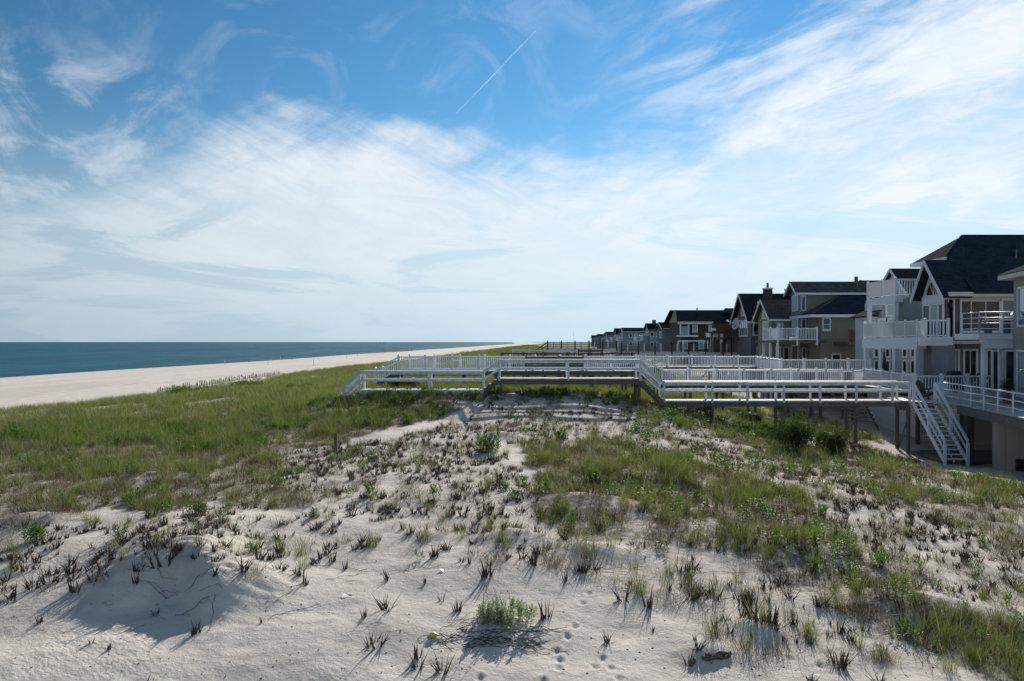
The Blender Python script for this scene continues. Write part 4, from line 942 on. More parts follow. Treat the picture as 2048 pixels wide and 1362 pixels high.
# north wing with arched gable window
MB().box(24.3,34,74.6,78.6,-4.4,2.2).build('wing_wall', sidC, hc)
MB().prism([(24.3,74.6,2.203),(24.3,78.6,2.203),(24.3,76.6,3.9)],(8,0,0)).build('wing_gable', sidC, hc)
MB().slab([(23.9,74.1,2.1),(34,74.1,2.1),(34,76.6,4.05),(23.9,76.6,4.05)],.1).slab([(23.9,76.6,4.05),(34,76.6,4.05),(34,79.1,2.1),(23.9,79.1,2.1)],.1).build('wing_roof', roofG, hc)
arch(hc, 24.3, 76.6, 2.3, .6, curtain, trim)
MB().vbar((23.86,74.08,2.02),(23.86,76.6,3.97),.07,.18).build('rake_board', trim, hc); MB().vbar((23.86,76.6,3.97),(23.86,79.12,2.02),.07,.18).build('rake_board', trim, hc)
wall(hc, 23.9, 27, 74.02, 74.1, 1.92, 2.1, trim, 'gutter')
window(hc, (24.3,76.2,.9), Yu, ON, 1.6, 2.0, 2, 1, .12, curtain); window(hc, (X(1560,74.6)+.0,74.6,1.0), Xu, FN, .5, 1.5, 1, 1, .12, glass_b)
for pa in (1556,1572,1585): window(hc, (X(pa,74.6),74.6,-1.4), Xu, FN, .45, 1.8, 1, 1, .08, glass)
# brown hanging balcony on the olive wall
t = empty('timber_balcony', (X(1715,66.4), 66.9, -.2), 'red-brown timber balcony between the olive and the porch houses', 'balcony')
xa, xb = X(1698,66.4), X(1742,66.4)
for i in range(14): MB().box(xa+(xb-xa)*i/14+.01, xa+(xb-xa)*(i+1)/14-.015, 66.4, 66.44, -.02, .92).build('board', brownw2, t)
MB().box(xa-.05, xb, 66.34, 66.46, .925, 1.0).build('rail', brownw2, t); MB().box(xa-.05, xb, 66.38, 69.46, -.25, -.03).build('floor', mat('taupe_wood',(.16,.12,.10),.8,.3), t)
# ================= House E: slate with brick chimney
he = empty('beach_house', (33, 95, -4.6), 'dark slate house with steep gables and a tall brick chimney', 'house')
x0 = X(1497, 91.5)
def gable_house(par, x0, x1, y0, y1, zb, ze, zp, wm, rm, ov=.45, tm=None):
    tm = tm or trim; ym = (y0+y1)/2; sl = (zp-ze)/(ym-y0); zo = ze-ov*sl
    MB().box(x0,x1,y0,y1,zb,ze).build('wall', wm, par)
    MB().prism([(x0,y0,ze+.003),(x0,y1,ze+.003),(x0,ym,zp-.1)],(x1-x0-.01,0,0)).build('gable_wall', wm, par)
    MB().slab([(x0-ov,y0-ov,zo),(x1+ov,y0-ov,zo),(x1+ov,ym,zp),(x0-ov,ym,zp)],.12).slab([(x0-ov,ym,zp),(x1+ov,ym,zp),(x1+ov,y1+ov,zo),(x0-ov,y1+ov,zo)],.12).build('roof', rm, par)
    MB().vbar((x0-ov-.04,y0-ov,zo-.1),(x0-ov-.04,ym,zp-.1),.08,.22).build('rake_board', tm, par); MB().vbar((x0-ov-.04,ym,zp-.1),(x0-ov-.04,y1+ov,zo-.1),.08,.22).build('rake_board', tm, par)
    MB().box(x0-ov,x1+ov,y0-ov-.1,y0-ov,zo-.22,zo-.02).build('gutter', tm, par)
gable_house(he, x0+.45, 40, 92, 98, -4.6, 2.9, 5.75, sidE, roofD, .6)
wall(he, X(1531,93), X(1545,93), 93.0, 94.0, 3.0, 6.15, mat('chimney_brick',(.07,.06,.065),.9,.4,3.), 'chimney'); wall(he, X(1530,93), X(1546,93), 92.95, 94.05, 6.153, 6.3, trim, 'chimney_cap')
MB().tube((X(1538,93),93.5,6.3),(X(1538,93),93.5,6.9),.14,n=10).build('flue', greyw, he)
MB().slab([(34.5,90.,3.2),(46,90.,3.2),(46,95,6.2),(X(1568,95),95,6.25)],.12).build('side_roof', roofD, he)
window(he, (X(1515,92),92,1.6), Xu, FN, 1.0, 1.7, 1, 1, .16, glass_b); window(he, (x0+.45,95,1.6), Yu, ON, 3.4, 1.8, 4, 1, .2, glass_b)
window(he, (x0+.45,95,3.6), Yu, ON, 1.6, 1.0, 2, 1, .15, curtain)
gable_house(he, X(1527,88.5)+.3, 40, 88.5, 91.5, -4.6, 2.0, 4.6, sidE, roofD, .4)
window(he, (X(1527,88.5)+.3,90,1.3), Yu, ON, 1.3, 2., 2, 1, .2, curtain)
for pa, z_ in ((1520,-1.6),(1538,-1.6),(1550,-1.7)): window(he, (X(pa,92)-.0,91.98,z_), Xu, FN, .7, 1.9, 1, 1, .12, glass)
# ================= House F: dark brown shingles
hf = empty('beach_house', (35, 144, -4.6), 'dark brown shingled house with white window trim and a long black roof', 'house')
fx = X(1362,140)
MB().box(fx,44,140,150,-4.6,3.45).build('wall', shF, hf)
MB().slab([(X(1354,139),138.9,3.5),(45,138.9,3.5),(45,145,5.75),(X(1354,145)-.2,145,5.75)],.2).slab([(45,151,3.5),(fx-1,151,3.5),(fx-1,145,5.75),(45,145,5.75)],.2).build('roof', roofF, hf)
MB().prism([(fx-.2,140,3.46),(fx-.2,150,3.46),(fx-.2,145,5.6)],(.3,0,0)).build('gable_wall', sidCream, hf)
wall(hf, X(1355,139), X(1426,139), 138.75, 138.9, 3.05, 3.5, creamtrim, 'fascia')
wall(hf, X(1355,139), X(1396,139), 138.9, 139.98, .85, 1.15, trim, 'porch_floor'); wall(hf, fx-.6, X(1405,139), 139.2, 139.9, -.0, .25, trim, 'belt_board')
for pa in (1361,1377): wall(hf, X(pa,139)-.1, X(pa,139)+.12, 139., 139.2, 1.16, 3.04, trim, 'porch_column')
for pa in (1356,1366): wall(hf, X(pa,139)-.1, X(pa,139)+.2, 139., 139.2, -3., .0, trim, 'porch_column')
MB().box(X(1363,139.9),X(1376,139.9),139.93,139.985,1.2,2.7).build('porch_glazing', curtain, hf)
for pa, z_, w_, h_ in ((1390,2.3,.75,1.15),(1421,2.3,.55,1.1),(1370,-.5,.9,1.4),(1402,-.5,.8,1.4),(1412,-.5,.5,1.3)): window(hf, (X(pa,140),140,z_), Xu, FN, w_, h_, 1, 1, .2, curtain)
MB().tube((X(1394,144),144,5.4),(X(1394,144),144,6.1),.12,n=8).build('flue', greyw, hf)
MB().slab([(X(1440,143),142.,5.2),(48,142.,5.2),(48,146,6.15),(X(1450,146),146,6.15)],.2).build('upper_roof', roofF, hf)
# white entrance pergola, brown decks, dish, lamp
pg = empty('pergola', (X(1432,104), 104, -3), 'white two-column pergola at the end of the far boardwalk', 'pergola')
for pa in (1424,1430,1443): wall(pg, X(pa,104)-.13, X(pa,104)+.13, 104+(.0 if pa != 1430 else 1.5), 104.26+(.0 if pa != 1430 else 1.5), -2.2, .6, trim, 'column')
wall(pg, X(1419,104), X(1446,104), 103.9, 105.9, .603, 1.0, trim, 'entablature'); wall(pg, X(1417.5,104), X(1447.5,104), 103.8, 106., 1.003, 1.12, trim, 'cornice')
for k, (pa, pb, Y, zt, lab) in enumerate(((1424,1495,103.5,1.35,'upper brown timber deck with board railing beside the brown shingled house'),(1447,1530,97.,.55,'lower dark timber deck on posts in front of the slate house'))):
    t = empty('timber_deck', (X((pa+pb)/2,Y), Y, -4.5), lab, 'deck')
    xa, xb = X(pa,Y), X(pb,Y)
    n_ = int((xb-xa)/.16); mb_ = None
    for i in range(min(n_,60)): MB().box(xa+(xb-xa)*i/n_+.01, xa+(xb-xa)*(i+1)/n_-.02, Y, Y+.04, zt+.12, zt+1.0).build('board', brownw2 if k == 0 else brownw, t)
    MB().box(xa-.05,xb+.05,Y-.06,Y+.1,zt+1.003,zt+1.08).build('rail', brownw, t); MB().box(xa-.05,xb+.05,Y-.05,Y+3.5,zt-.28,zt).build('floor', brownw, t)
    for i in range(6): post(t, xa+(xb-xa)*i/5, Y+.1, -4.8, zt-.283, .18, brownw, 'piling')
    for i in range(6): post(t, xa+(xb-xa)*i/5, Y+3.2, -4.8, zt-.283, .18, brownw, 'piling')
    MB().vbar((xb-1,Y+1.2,zt-.3),(xb-4.,Y+1.2,-3.6),.06,.3).build('stringer', brownw, t)
t = empty('satellite_dish', (X(1471,95), 95, 1.2), 'pale satellite dish seen edge-on on a pole above the brown decks', 'dish')
mb = MB(); cD = Vector((X(1471,95),95,2.15)); nD = Vector((-.93,-.30,.2)).normalized(); uD = nD.cross(Vector((0,0,1))).normalized(); vD = uD.cross(nD)
P = [cD-nD*.16]; rings = 4
for r_ in range(1, rings+1):
    rr_ = .72*r_/rings
    for i in range(20): a_ = 2*math.pi*i/20; P.append(cD+uD*math.cos(a_)*rr_+vD*math.sin(a_)*rr_+nD*(-.16+.16*(r_/rings)**2))
fs = [(0,1+i,1+(i+1)%20) for i in range(20)]
for r_ in range(rings-1):
    for i in range(20): k_ = 1+20*r_; fs.append((k_+i,k_+20+i,k_+20+(i+1)%20,k_+(i+1)%20))
mb.poly(P, fs).build('reflector', mat('pale_metal',(.5,.52,.54),.5), t, True)
MB().tube((cD.x,95.15,-3.5),(cD.x,95.15,2.05),.05,n=8).build('pole', greyw, t); MB().bar(cD-nD*.14, cD+nD*.6-vD*.3, .03, .03).build('feed_arm', greyw, t)
t = empty('lamp_arm', (X(1458,96), 96, 1.2), 'short white tube lamp on a pole above the brown decks', 'lamp')
MB().tube((X(1453,96),96,2.55),(X(1465,96),96,2.25),.09,n=10).build('tube', trim, t, True); MB().tube((X(1466,96),96.1,-3.5),(X(1466,96),96.1,2.3),.04,n=8).build('pole', greyw, t)
# ================= far row of houses
far = [ # px left, px right, D, y roof, y eave, y base, wall, roof, label
 (1323,1372,175,645,658,690,sidE,roofD,'slate-roofed house tucked behind the brown shingled house'),
 (1284,1340,215,647,660,692,sidPale,roofD,'broad dark-roofed house left of the shingled one in the far row'),
 (1245,1292,262,656,664,690,sidPale,roofD,'pale blue house in the far row with two storeys of windows'),
 (1223,1262,300,657,668,689,sidCream,roofG,'cream house with brownish roof in the far row'),
 (1213,1240,360,664,671,688,sidPale,roofD,'grey house left of the cream one in the far row'),
 (1204,1228,440,666.5,673,687.5,sidCream,roofD,'small tan house in the far row'),
 (1196,1216,530,668.5,674,687,sidE,roofD,'small dark house in the far row'),
 (1189,1208,640,670,675,686.5,sidPale,roofD,'tiny pale house near the end of the far row'),
 (1184,1199,760,671,676,686,sidE,roofD,'last tiny house at the end of the far row'),
]
for k, (pl, pr, D, yr, ye, yb_, wm, rm, lab) in enumerate(far):
    fx0, fx1 = X(pl,D)+.5, X(pr,D)+14; t = empty('beach_house', ((fx0+fx1)/2, D, Z(yb_,D)), lab, 'house'); dep = 6.5+D*.006; rm = roofF
    ze, zp = Z(ye,D), Z(yr,D+dep/2); gable_house(t, fx0+(1.6 if k % 2 else 0), fx1, D, D+dep, -5, ze, zp, wm, rm, .5, wm)
    if k % 2: MB().box(fx0, fx0+1.6, D+.8, D+dep-.8, -5, ze-1.6).build('sun_room', wm, t); MB().box(fx0-.3, fx0+1.55, D+.5, D+dep-.5, ze-1.597, ze-1.4).build('flat_roof', trim, t)
    nwin = 4 if D < 400 else 3; wv = X(pr,D)-X(pl,D)
    for fl in (0, 1):
        zc = ze-1.3-fl*2.7
        if zc < -3: continue
        for i in range(nwin): window(t, (fx0+2.2+i*(wv-.8)/nwin, D, zc), Xu, FN, 1.0, 1.25, 1, 1, .2, glass if (i+k) % 3 else curtain)
        window(t, (fx0+(1.6 if k % 2 else 0), D+dep/2, zc), Yu, ON, 2.4, 1.4, 3, 1, .2, curtain)
    if k in (1, 2, 3): 
        wall(t, fx0-1.8, fx0-.02, D+1, D+dep-1, ze-3.0, ze-2.75, trim, 'balcony'); wall(t, fx0-1.8, fx0-1.7, D+1, D+dep-1, ze-2.74, ze-1.8, trim, 'balcony_rail')
        for y in (D+1.1, D+dep-1.2): wall(t, fx0-1.75, fx0-1.6, y, y+.15, -4.5, ze-3.003, trim, 'post')
    if k in (0, 1): wall(t, fx0+3, fx0+3.9, D+dep*.5-.4, D+dep*.5+.5, zp-.4, zp+.9, greyw, 'chimney')
# dormer block on the broad house, roof rail on the cream one
# ------------------------------------------------------------------ drift fence, posts, net, people, boat
df = empty('snow_fence', (X(500,110), 110, -6), 'weathered picket sand fence leaning along the dune edge', 'fence')
fw_ = mat('silvered_lath', (.10,.085,.07), .9, .4, 6.)
pts = [(float(toe(y_))+1.0, float(y_)) for y_ in np.linspace(96, 150, 10)]
cnt = 0
for (p, q) in zip(pts, pts[1:]):
    L = math.dist(p, q); n_ = int(L/.26)
    for i in range(n_):
        if RNG.random() < .12 or cnt > 290: continue
        x = p[0]+(q[0]-p[0])*i/n_; y = p[1]+(q[1]-p[1])*i/n_; cnt += 1
        o = share('lath', ub('lath', fw_), (x, y, h1(x,y)-.15), df, RNG.uniform(-.3,.3), (.055,.018,float(.72+RNG.uniform(-.3,.12)+.2*math.sin(i*.13)))); o.rotation_euler[0] = RNG.uniform(-.12,.12); o.rotation_euler[1] = RNG.uniform(-.15,.12)
sp = {}
def stake(px, py_top, py_bot, m, label, group=None, name='stake', r=.05, D=None):
    # standing on the beach: find the depth where the beach is seen at py_bot
    tx = (px-1024)/F; tz = (HY-py_bot)/F; ys = np.geomspace(30, 1200, 900); z = H(tx*ys, ys, False); i = np.argmax(z-tz*ys > 0); Y = ys[i]
    zt = Z(py_top, Y); k = (name, m.name)
    if k not in sp: me = MB().tube((0,0,0),(0,0,1),1,.8,8).mesh(name); me.materials.append(m); sp[k] = me
    o = share(name, sp[k], (tx*Y, Y, z[i]-.3), None, 0, (r, r, zt-z[i]+.3)); tag(o, label, 'post', group); return o, Y
for (px_, yt, yb_) in ((536,717,731),(627,718,732),(498,719,726),(533,716,722),(584,714,721),(715,706,714),(693,711,717)):
    stake(px_, yt, yb_, pile, 'thin dark wooden stake on the beach, '+{536:'the tall one nearest the viewer on the left',627:'the tall one nearer the volleyball net',498:'short and leftmost of all',533:'short one just behind the tall left stake',584:'short one midway between the two tall stakes',715:'short one farthest to the right',693:'small one beside the walking pair'}[px_])
stake(450,720,732,vinyl,'short white marker post near the waterline',r=.09); stake(561,713,722,vinyl,'slim white marker post far along the waterline',r=.06)
for (px_, yt, yb_) in ((1119,676,692),(1135,680,692),(1147,664,691)):
    o, Y = stake(px_, yt, yb_, pile, 'thin flagpole behind the far dune, '+{1119:'leftmost and lowest',1135:'middle, shortest and thin',1147:'rightmost and tallest'}[px_], 'poles behind the far dune', 'flagpole', .08)
# volleyball net
tx = X(768,300); 
def beachpt(px, py):
    tx = (px-1024)/F; tz = (HY-py)/F; ys = np.geomspace(30, 1500, 1500); z = H(tx*ys, ys, False); i = np.argmax(z-tz*ys > 0); return Vector((tx*ys[i], ys[i], z[i]))
pA = beachpt(768,707.5); pB = beachpt(823,704.5)
vb = empty('volleyball_net', (pA+pB)/2, 'volleyball net strung between two posts on the beach', 'net')
for p, yt in ((pA,696),(pB,696)): MB().tube(p, (p.x,p.y,p.z+2.5*1), .07, n=8).build('post', pile, vb)
up = Vector((0,0,1))
for h_ in (2.4, 1.5): MB().bar(pA+up*h_, pB+up*h_, .05, .07).build('tape', pile, vb)
mb = MB()
for i in range(40): p = lerp(pA,pB,(i+.5)/40); mb.bar(p+up*1.5, p+up*2.4, .02, .02)
for j in range(5): mb.bar(pA+up*(1.6+.15*j), pB+up*(1.6+.15*j), .02, .02)
mb.build('netting', pile, vb)
def person(loc, shirt, pants, label, rz=0, stride=.15, group=None, hgt=1.72, arm=.15):
    sk = mat('skin', (.32,.19,.13), .6); k = hgt/1.72
    t = empty('person', loc, label, 'person', group)
    def skinned(name, pts, edges, rad, m):
        me = bpy.data.meshes.new(name); me.from_pydata([tuple(Vector(p)*k) for p in pts], edges, []); me.materials.append(m)
        o = bpy.data.objects.new(name, me); COL.objects.link(o); o.parent = t
        md = o.modifiers.new('skin', 'SKIN'); o.modifiers.new('sub', 'SUBSURF').levels = 1
        for v_, r_ in zip(me.skin_vertices[0].data, rad): v_.radius = (r_*k, r_*k)
        me.skin_vertices[0].data[0].use_root = True
        return o
    s = stride
    skinned('body', [(0,0,.92),(0,0,1.15),(0,0,1.38),(0,0,1.50),(0,.01,1.62),(-.19,0,1.38),(-.25,arm,1.10),(-.24,arm*1.6,.85),(.19,0,1.38),(.25,-arm,1.10),(.24,-arm*.6,.85),(-.10,0,.85),(-.11,s,.48),(-.11,s*.8,.06),(-.11,s*.8-.14,.03),(.10,0,.85),(.11,-s,.48),(.11,-s*1.2,.06),(.11,-s*1.2-.14,.03)],
        [(0,1),(1,2),(2,3),(3,4),(2,5),(5,6),(6,7),(2,8),(8,9),(9,10),(0,11),(11,12),(12,13),(13,14),(0,15),(15,16),(16,17),(17,18)],
        [.13,.12,.13,.055,.105,.06,.045,.03,.06,.045,.03,.09,.06,.04,.03,.09,.06,.04,.03], sk)
    skinned('shirt', [(0,0,.95),(0,0,1.15),(0,0,1.40),(-.19,0,1.38),(-.23,arm*.6,1.2),(.19,0,1.38),(.23,-arm*.6,1.2)], [(0,1),(1,2),(2,3),(3,4),(2,5),(5,6)], [.155,.145,.145,.08,.07,.08,.07], shirt)
    skinned('trousers', [(0,0,.95),(-.10,0,.85),(-.11,s,.5),(.10,0,.85),(.11,-s,.5)], [(0,1),(1,2),(0,3),(3,4)], [.15,.115,.085,.115,.085], pants)
    hm = MB(); 
    for a_, c__ in (((0,.02,1.64),(0,.02,1.75)),): hm.tube(Vector(a_)*k, Vector(c__)*k, .105*k, .05*k, 10)
    o = hm.build('hair', mat('dark_hair',(.02,.015,.01),.7)); o.parent = t
    t.rotation_euler = (0,0,rz); return t
navy = mat('navy_cloth',(.02,.025,.05),.9); redc = mat('dark_red_cloth',(.16,.03,.03),.9); blk = mat('black_cloth',(.012,.012,.014),.9); tealc = mat('teal_cloth',(.03,.12,.13),.9)
p = beachpt(674,711); person(p, blk, navy, 'person in dark clothes walking by the water, left of a pair', .6)
person(p+Vector((1.0,.5,0)), navy, blk, 'person in navy walking by the water, right of a pair', .4, -.15)
p = beachpt(808,702.5); person(p, navy, blk, 'person in dark clothes standing behind the volleyball net', 1.2)
p = beachpt(796,703.5); person(p, blk, navy, 'person in dark clothes at the left post end of the volleyball net', 2.2, .05, hgt=1.5)
p = beachpt(984,693.5); person(p, redc, blk, 'person in dark red on the far beach', .2, .3); person(p+Vector((1.5,2,0)), tealc, navy, 'person in teal beside the one in red on the far beach', .5, -.2)
# fishing boat
bt = empty('fishing_boat', (X(761,2600), 2600, -8), 'white fishing boat far out on the sea', 'boat')
bc = bt.location; hull = MB(); Ld = 15
sec = [(-Ld,2.2,1.8),(-Ld*.3,2.8,2.0),(Ld*.5,2.3,2.7),(Ld,.1,3.8)]
P = []; 
for (x,w_,h_) in sec: P += [bc+Vector((x,-w_,h_)), bc+Vector((x,-w_*.6,-.3)), bc+Vector((x,w_*.6,-.3)), bc+Vector((x,w_,h_))]
fs = [(0,1,2,3),(15,14,13,12)]
for i in range(3):
    for j in range(4): fs.append((4*i+j,4*i+(j+1)%4,4*i+4+(j+1)%4,4*i+4+j))
hull.poly(P, fs).build('hull', mat('boat_white',(.8,.8,.8),.4), bt)
MB().box(bc.x-3,bc.x+4,bc.y-1.8,bc.y+1.8,bc.z+2.2,bc.z+6).build('cabin', mat('boat_white',(.8,.8,.8),.4), bt)
MB().tube(bc+Vector((-1,0,6)), bc+Vector((-1,0,11)), .2, n=6).build('mast', trim, bt)
wk = MB(); wk.poly([bc+Vector((Ld*.7,-3,.08)),bc+Vector((-Ld*2.6,-7,.08)),bc+Vector((-Ld*2.6,7,.08)),bc+Vector((Ld*.7,3,.08))],[(0,1,2,3)]); wk.build('wake', mat('foam',(.7,.74,.76),.9), bt)
# contrail
ct0, ct1 = at(912,228,9000), at(1072,62,9000)
tm = bpy.data.materials.new('ice_trail'); tm.use_nodes = True; n = NB(tm.node_tree); tn = tm.node_tree
lw = n.n('ShaderNodeLayerWeight'); lw.inputs[0].default_value = .5; dfb = n.n('ShaderNodeBsdfDiffuse'); dfb.inputs[0].default_value = (.95,.95,.95,1); trn = n.n('ShaderNodeBsdfTranslucent'); trn.inputs[0].default_value = (.95,.95,.95,1)
tpb = n.n('ShaderNodeBsdfTransparent'); a1_ = n.n('ShaderNodeMixShader'); tn.links.new(dfb.outputs[0], a1_.inputs[1]); tn.links.new(trn.outputs[0], a1_.inputs[2]); a1_.inputs[0].default_value = .5
tcn = n.n('ShaderNodeTexCoord'); nz = n.noise(tcn.outputs['Object'], .004, 4, .6)
a2_ = n.n('ShaderNodeMixShader'); n.put(a2_.inputs[0], n.m('MULTIPLY', n.m('SUBTRACT', 1., lw.outputs['Facing']), n.ramp(nz, .3, .7, .06, .26))); tn.links.new(tpb.outputs[0], a2_.inputs[1]); tn.links.new(a1_.outputs[0], a2_.inputs[2]); tn.links.new(a2_.outputs[0], tn.nodes['Material Output'].inputs[0])
mid_ = (ct0+ct1)/2
o = MB().tube(ct0-mid_, ct1-mid_, 4, 9, 16).build('contrail', tm, None, True); o.location = mid_; tag(o, 'thin white contrail slanting across the blue sky', 'contrail')

# ---- small everyday things about the decks
tp = grnd(0,0); t = empty('potted_shrub', (X(2014,40.2), 40.2, zl), 'dark leafy shrub in a clay pot by the beige house wall', 'potted plant')
MB().tube((t.location.x,40.2,zl+.001),(t.location.x,40.2,zl+.42),.17,.24,14).build('pot', mat('clay',(.25,.11,.06),.8), t)
POT = t
t = empty('grill', (25.2, 45.4, zk), 'black covered barbecue grill on the deck behind the picket rail', 'grill')
MB().poly([(24.8,45.1,zk+.05),(25.6,45.1,zk+.05),(25.6,45.7,zk+.05),(24.8,45.7,zk+.05),(24.85,45.15,zk+.95),(25.55,45.15,zk+.95),(25.55,45.65,zk+.95),(24.85,45.65,zk+.95),(24.95,45.25,zk+1.15),(25.45,45.25,zk+1.15),(25.45,45.55,zk+1.15),(24.95,45.55,zk+1.15)],[(3,2,1,0),(0,1,5,4),(1,2,6,5),(2,3,7,6),(3,0,4,7),(4,5,9,8),(5,6,10,9),(6,7,11,10),(7,4,8,11),(8,9,10,11)]).build('cover', mat('black_cover',(.012,.014,.018),.7,.3,6.,.4,12), t)
t = empty('wall_lantern', (X(1900,47.1), 47.0, 2.2), 'small dark lantern on the corner of the grey-blue house', 'lantern')
MB().tube((t.location.x,46.98,2.0),(t.location.x,46.98,2.25),.06,.09,8).build('shade', dark, t); MB().box(t.location.x-.02,t.location.x+.02,46.98,47.09,2.26,2.30).build('bracket', dark, t)
for (x, y, z, nm) in ((31.2,49.3,5.3,0),(35.,50.2,6.0,1)):
    MB().tube((x,y,z-.2),(x,y,z+.45),.06,n=8).build('vent_pipe', greyw, hb)
# clutter hanging on the brown decks: potted plants, a closed umbrella
for k, (px_, D, z, lab) in enumerate(((1428,103.2,1.45,'left planter on the upper brown deck'),(1500,97.2,1.6,'planter on the lower dark deck'),(1590,68.4,.12,'planter on the olive house balcony'))):
    x = X(px_,D); t = empty('planter', (x,D+.4,z), 'small white '+lab, 'planter'); MB().box(x-.3,x+.3,D+.2,D+.6,z,z+.3).build('box', trim, t)
t = empty('closed_umbrella', (23.6,50.5,zk), 'closed dark green umbrella standing on the deck behind the white panels', 'umbrella')
MB().tube((23.6,50.5,zk),(23.6,50.5,zk+2.2),.03,n=8).build('pole', greyw, t); MB().tube((23.6,50.5,zk+1.0),(23.6,50.5,zk+2.15),.16,.04,10).build('canopy', mat('dark_green_cloth',(.015,.035,.03),.9), t)


# ------------------------------------------------------------------ vegetation
def leafmat(name, col, col2, trans=.35, rnd=.25, rough=.55, zt=None):
    if name in MATS: return MATS[name]
    m = bpy.data.materials.new(name); m.use_nodes = True; MATS[name] = m; t = m.node_tree; n = NB(t); p = t.nodes['Principled BSDF']
    p.inputs['Roughness'].default_value = rough; p.inputs['Specular IOR Level'].default_value = .35
    oi = n.n('ShaderNodeObjectInfo'); gi = n.n('ShaderNodeNewGeometry')
    c = n.mix(oi.outputs['Random'], col, col2); c = n.mix(n.m('MULTIPLY', gi.outputs['Random Per Island'], .6), c, tuple(x*.55 for x in col2))
    n.put(p.inputs['Base Color'], c)
    tr = n.n('ShaderNodeBsdfTranslucent'); n.put(tr.inputs[0], n.mix(1., c, (1.25, 1.35, .7), 'MULTIPLY'))
    mx = n.n('ShaderNodeMixShader'); mx.inputs[0].default_value = trans
    t.links.new(p.outputs[0], mx.inputs[1]); t.links.new(tr.outputs[0], mx.inputs[2]); t.links.new(mx.outputs[0], t.nodes['Material Output'].inputs[0])
    return m
g_green = leafmat('beachgrass_green', (.155,.200,.042), (.055,.095,.022), .5)
g_straw = leafmat('dry_straw', (.42,.34,.20), (.24,.185,.115), .25)
g_dead = leafmat('dead_stalk', (.120,.078,.062), (.060,.038,.032), .04, rough=.8)
g_leaf = leafmat('goldenrod_leaf', (.105,.185,.030), (.060,.125,.024), .45)
g_sage = leafmat('sage_leaf', (.40,.44,.34), (.30,.35,.28), .3, rough=.7)
g_dark = leafmat('evergreen_leaf', (.040,.066,.020), (.058,.092,.028), .4, rough=.9)
g_bush = leafmat('bush_leaf', (.10,.125,.018), (.07,.10,.018), .4)
def blades(n, h, spread, lean, width, seed, bend=.5, mats=((0, 1.),), segs=3, hvar=.35, base_w=.8):
    """n ribbons rising from a disc; returns verts, faces, material index"""
    r = np.random.default_rng(seed); V = []; Fc = []; MI = []
    for i in range(n):
        a = r.uniform(0, 2*math.pi); rad = spread*math.sqrt(r.random()); bx, by = rad*math.cos(a), rad*math.sin(a)
        la = a+r.normal(0, .9); ln = abs(r.normal(lean, lean*.6)); hh = h*(1+r.uniform(-hvar, hvar)); w = width*r.uniform(.7,1.25); fa = r.uniform(0, math.pi)
        dx_, dy_ = math.cos(la), math.sin(la); wx, wy = math.cos(fa)*w/2, math.sin(fa)*w/2
        ang = ln; x, y, z = bx, by, -.03; k = len(V); st = hh/segs
        for s in range(segs+1):
            ww = (base_w if s == 0 else 1.)*(1-s/segs*.85 if s < segs else .06)
            V.append((x-wx*ww, y-wy*ww, z)); V.append((x+wx*ww, y+wy*ww, z))
            x += dx_*math.sin(ang)*st; y += dy_*math.sin(ang)*st; z += math.cos(ang)*st; ang += bend*r.uniform(.4,1.3)/segs
        mi = 0; q = r.random(); acc = 0
        for m_i, pr in mats:
            acc += pr
            if q < acc: mi = m_i; break
        for s in range(segs): Fc.append((k+2*s, k+2*s+1, k+2*s+3, k+2*s+2)); MI.append(mi)
    return V, Fc, MI
def merge(*parts):
    V = []; Fc = []; MI = []
    for v, f, m in parts:
        k = len(V); V += v; Fc += [tuple(i+k for i in q) for q in f]; MI += m
    return V, Fc, MI
def leaves(n, h, spread, seed, L=.12, w=.028, stems=4, mi=0):
    """upright stems with lance leaves"""
    r = np.random.default_rng(seed); V = []; Fc = []; MI = []
    for s in range(stems):
        a = r.uniform(0, 6.28); bx, by = spread*r.random()*math.cos(a), spread*r.random()*math.sin(a); hh = h*r.uniform(.6,1.1); tl = r.uniform(0,.35)
        tx_, ty_ = math.cos(a)*tl, math.sin(a)*tl
        for i in range(n):
            t = (i+1)/n; cx_, cy_, cz = bx+tx_*hh*t, by+ty_*hh*t, hh*t*.95-.01; az_ = i*2.4+r.uniform(-.4,.4); up = .25+.9*t*r.uniform(.7,1.2); l_ = L*(1.1-.55*t)*r.uniform(.8,1.2)
            d = np.array([math.cos(az_)*math.cos(up), math.sin(az_)*math.cos(up), math.sin(up)]); sd_ = np.array([-math.sin(az_), math.cos(az_), 0])*w/2; c0 = np.array([cx_,cy_,cz]); c1 = c0+d*l_*.5+np.array([0,0,.008]); c2 = c0+d*l_-np.array([0,0,l_*.18])
            k = len(V); V += [tuple(c0), tuple(c1-sd_), tuple(c2), tuple(c1+sd_)]; Fc.append((k,k+1,k+2,k+3)); MI.append(mi)
        k = len(V); V += [(bx-.004,by,-.03),(bx+.004,by,-.03),(bx+tx_*hh+.002,by+ty_*hh,hh),(bx+tx_*hh-.002,by+ty_*hh,hh)]; Fc.append((k,k+1,k+2,k+3)); MI.append(mi)
    return V, Fc, MI
def proto(name, data, mats_):
    V, Fc, MI = data; me = bpy.data.meshes.new(name); me.from_pydata(V, [], Fc)
    for m in mats_: me.materials.append(m)
    me.polygons.foreach_set('material_index', MI); me.update(); return me
def coll(name, meshes):
    c = bpy.data.collections.new(name)
    for i, me in enumerate(meshes): c.objects.link(bpy.data.objects.new(f'{name}', me))
    return c
GM = [g_green, g_straw, g_dead]
tuft_me = [proto('grass_tuft', merge(blades(40,.56,.12,.25,.0095,s,.85,((0,.76),(1,.24))), blades(26,.28,.17,.9,.0095,s+50,.9,((1,.7),(2,.3))), blades(3,.80,.08,.12,.012,s+500,.35,((1,1.),))), GM) for s in range(4)]
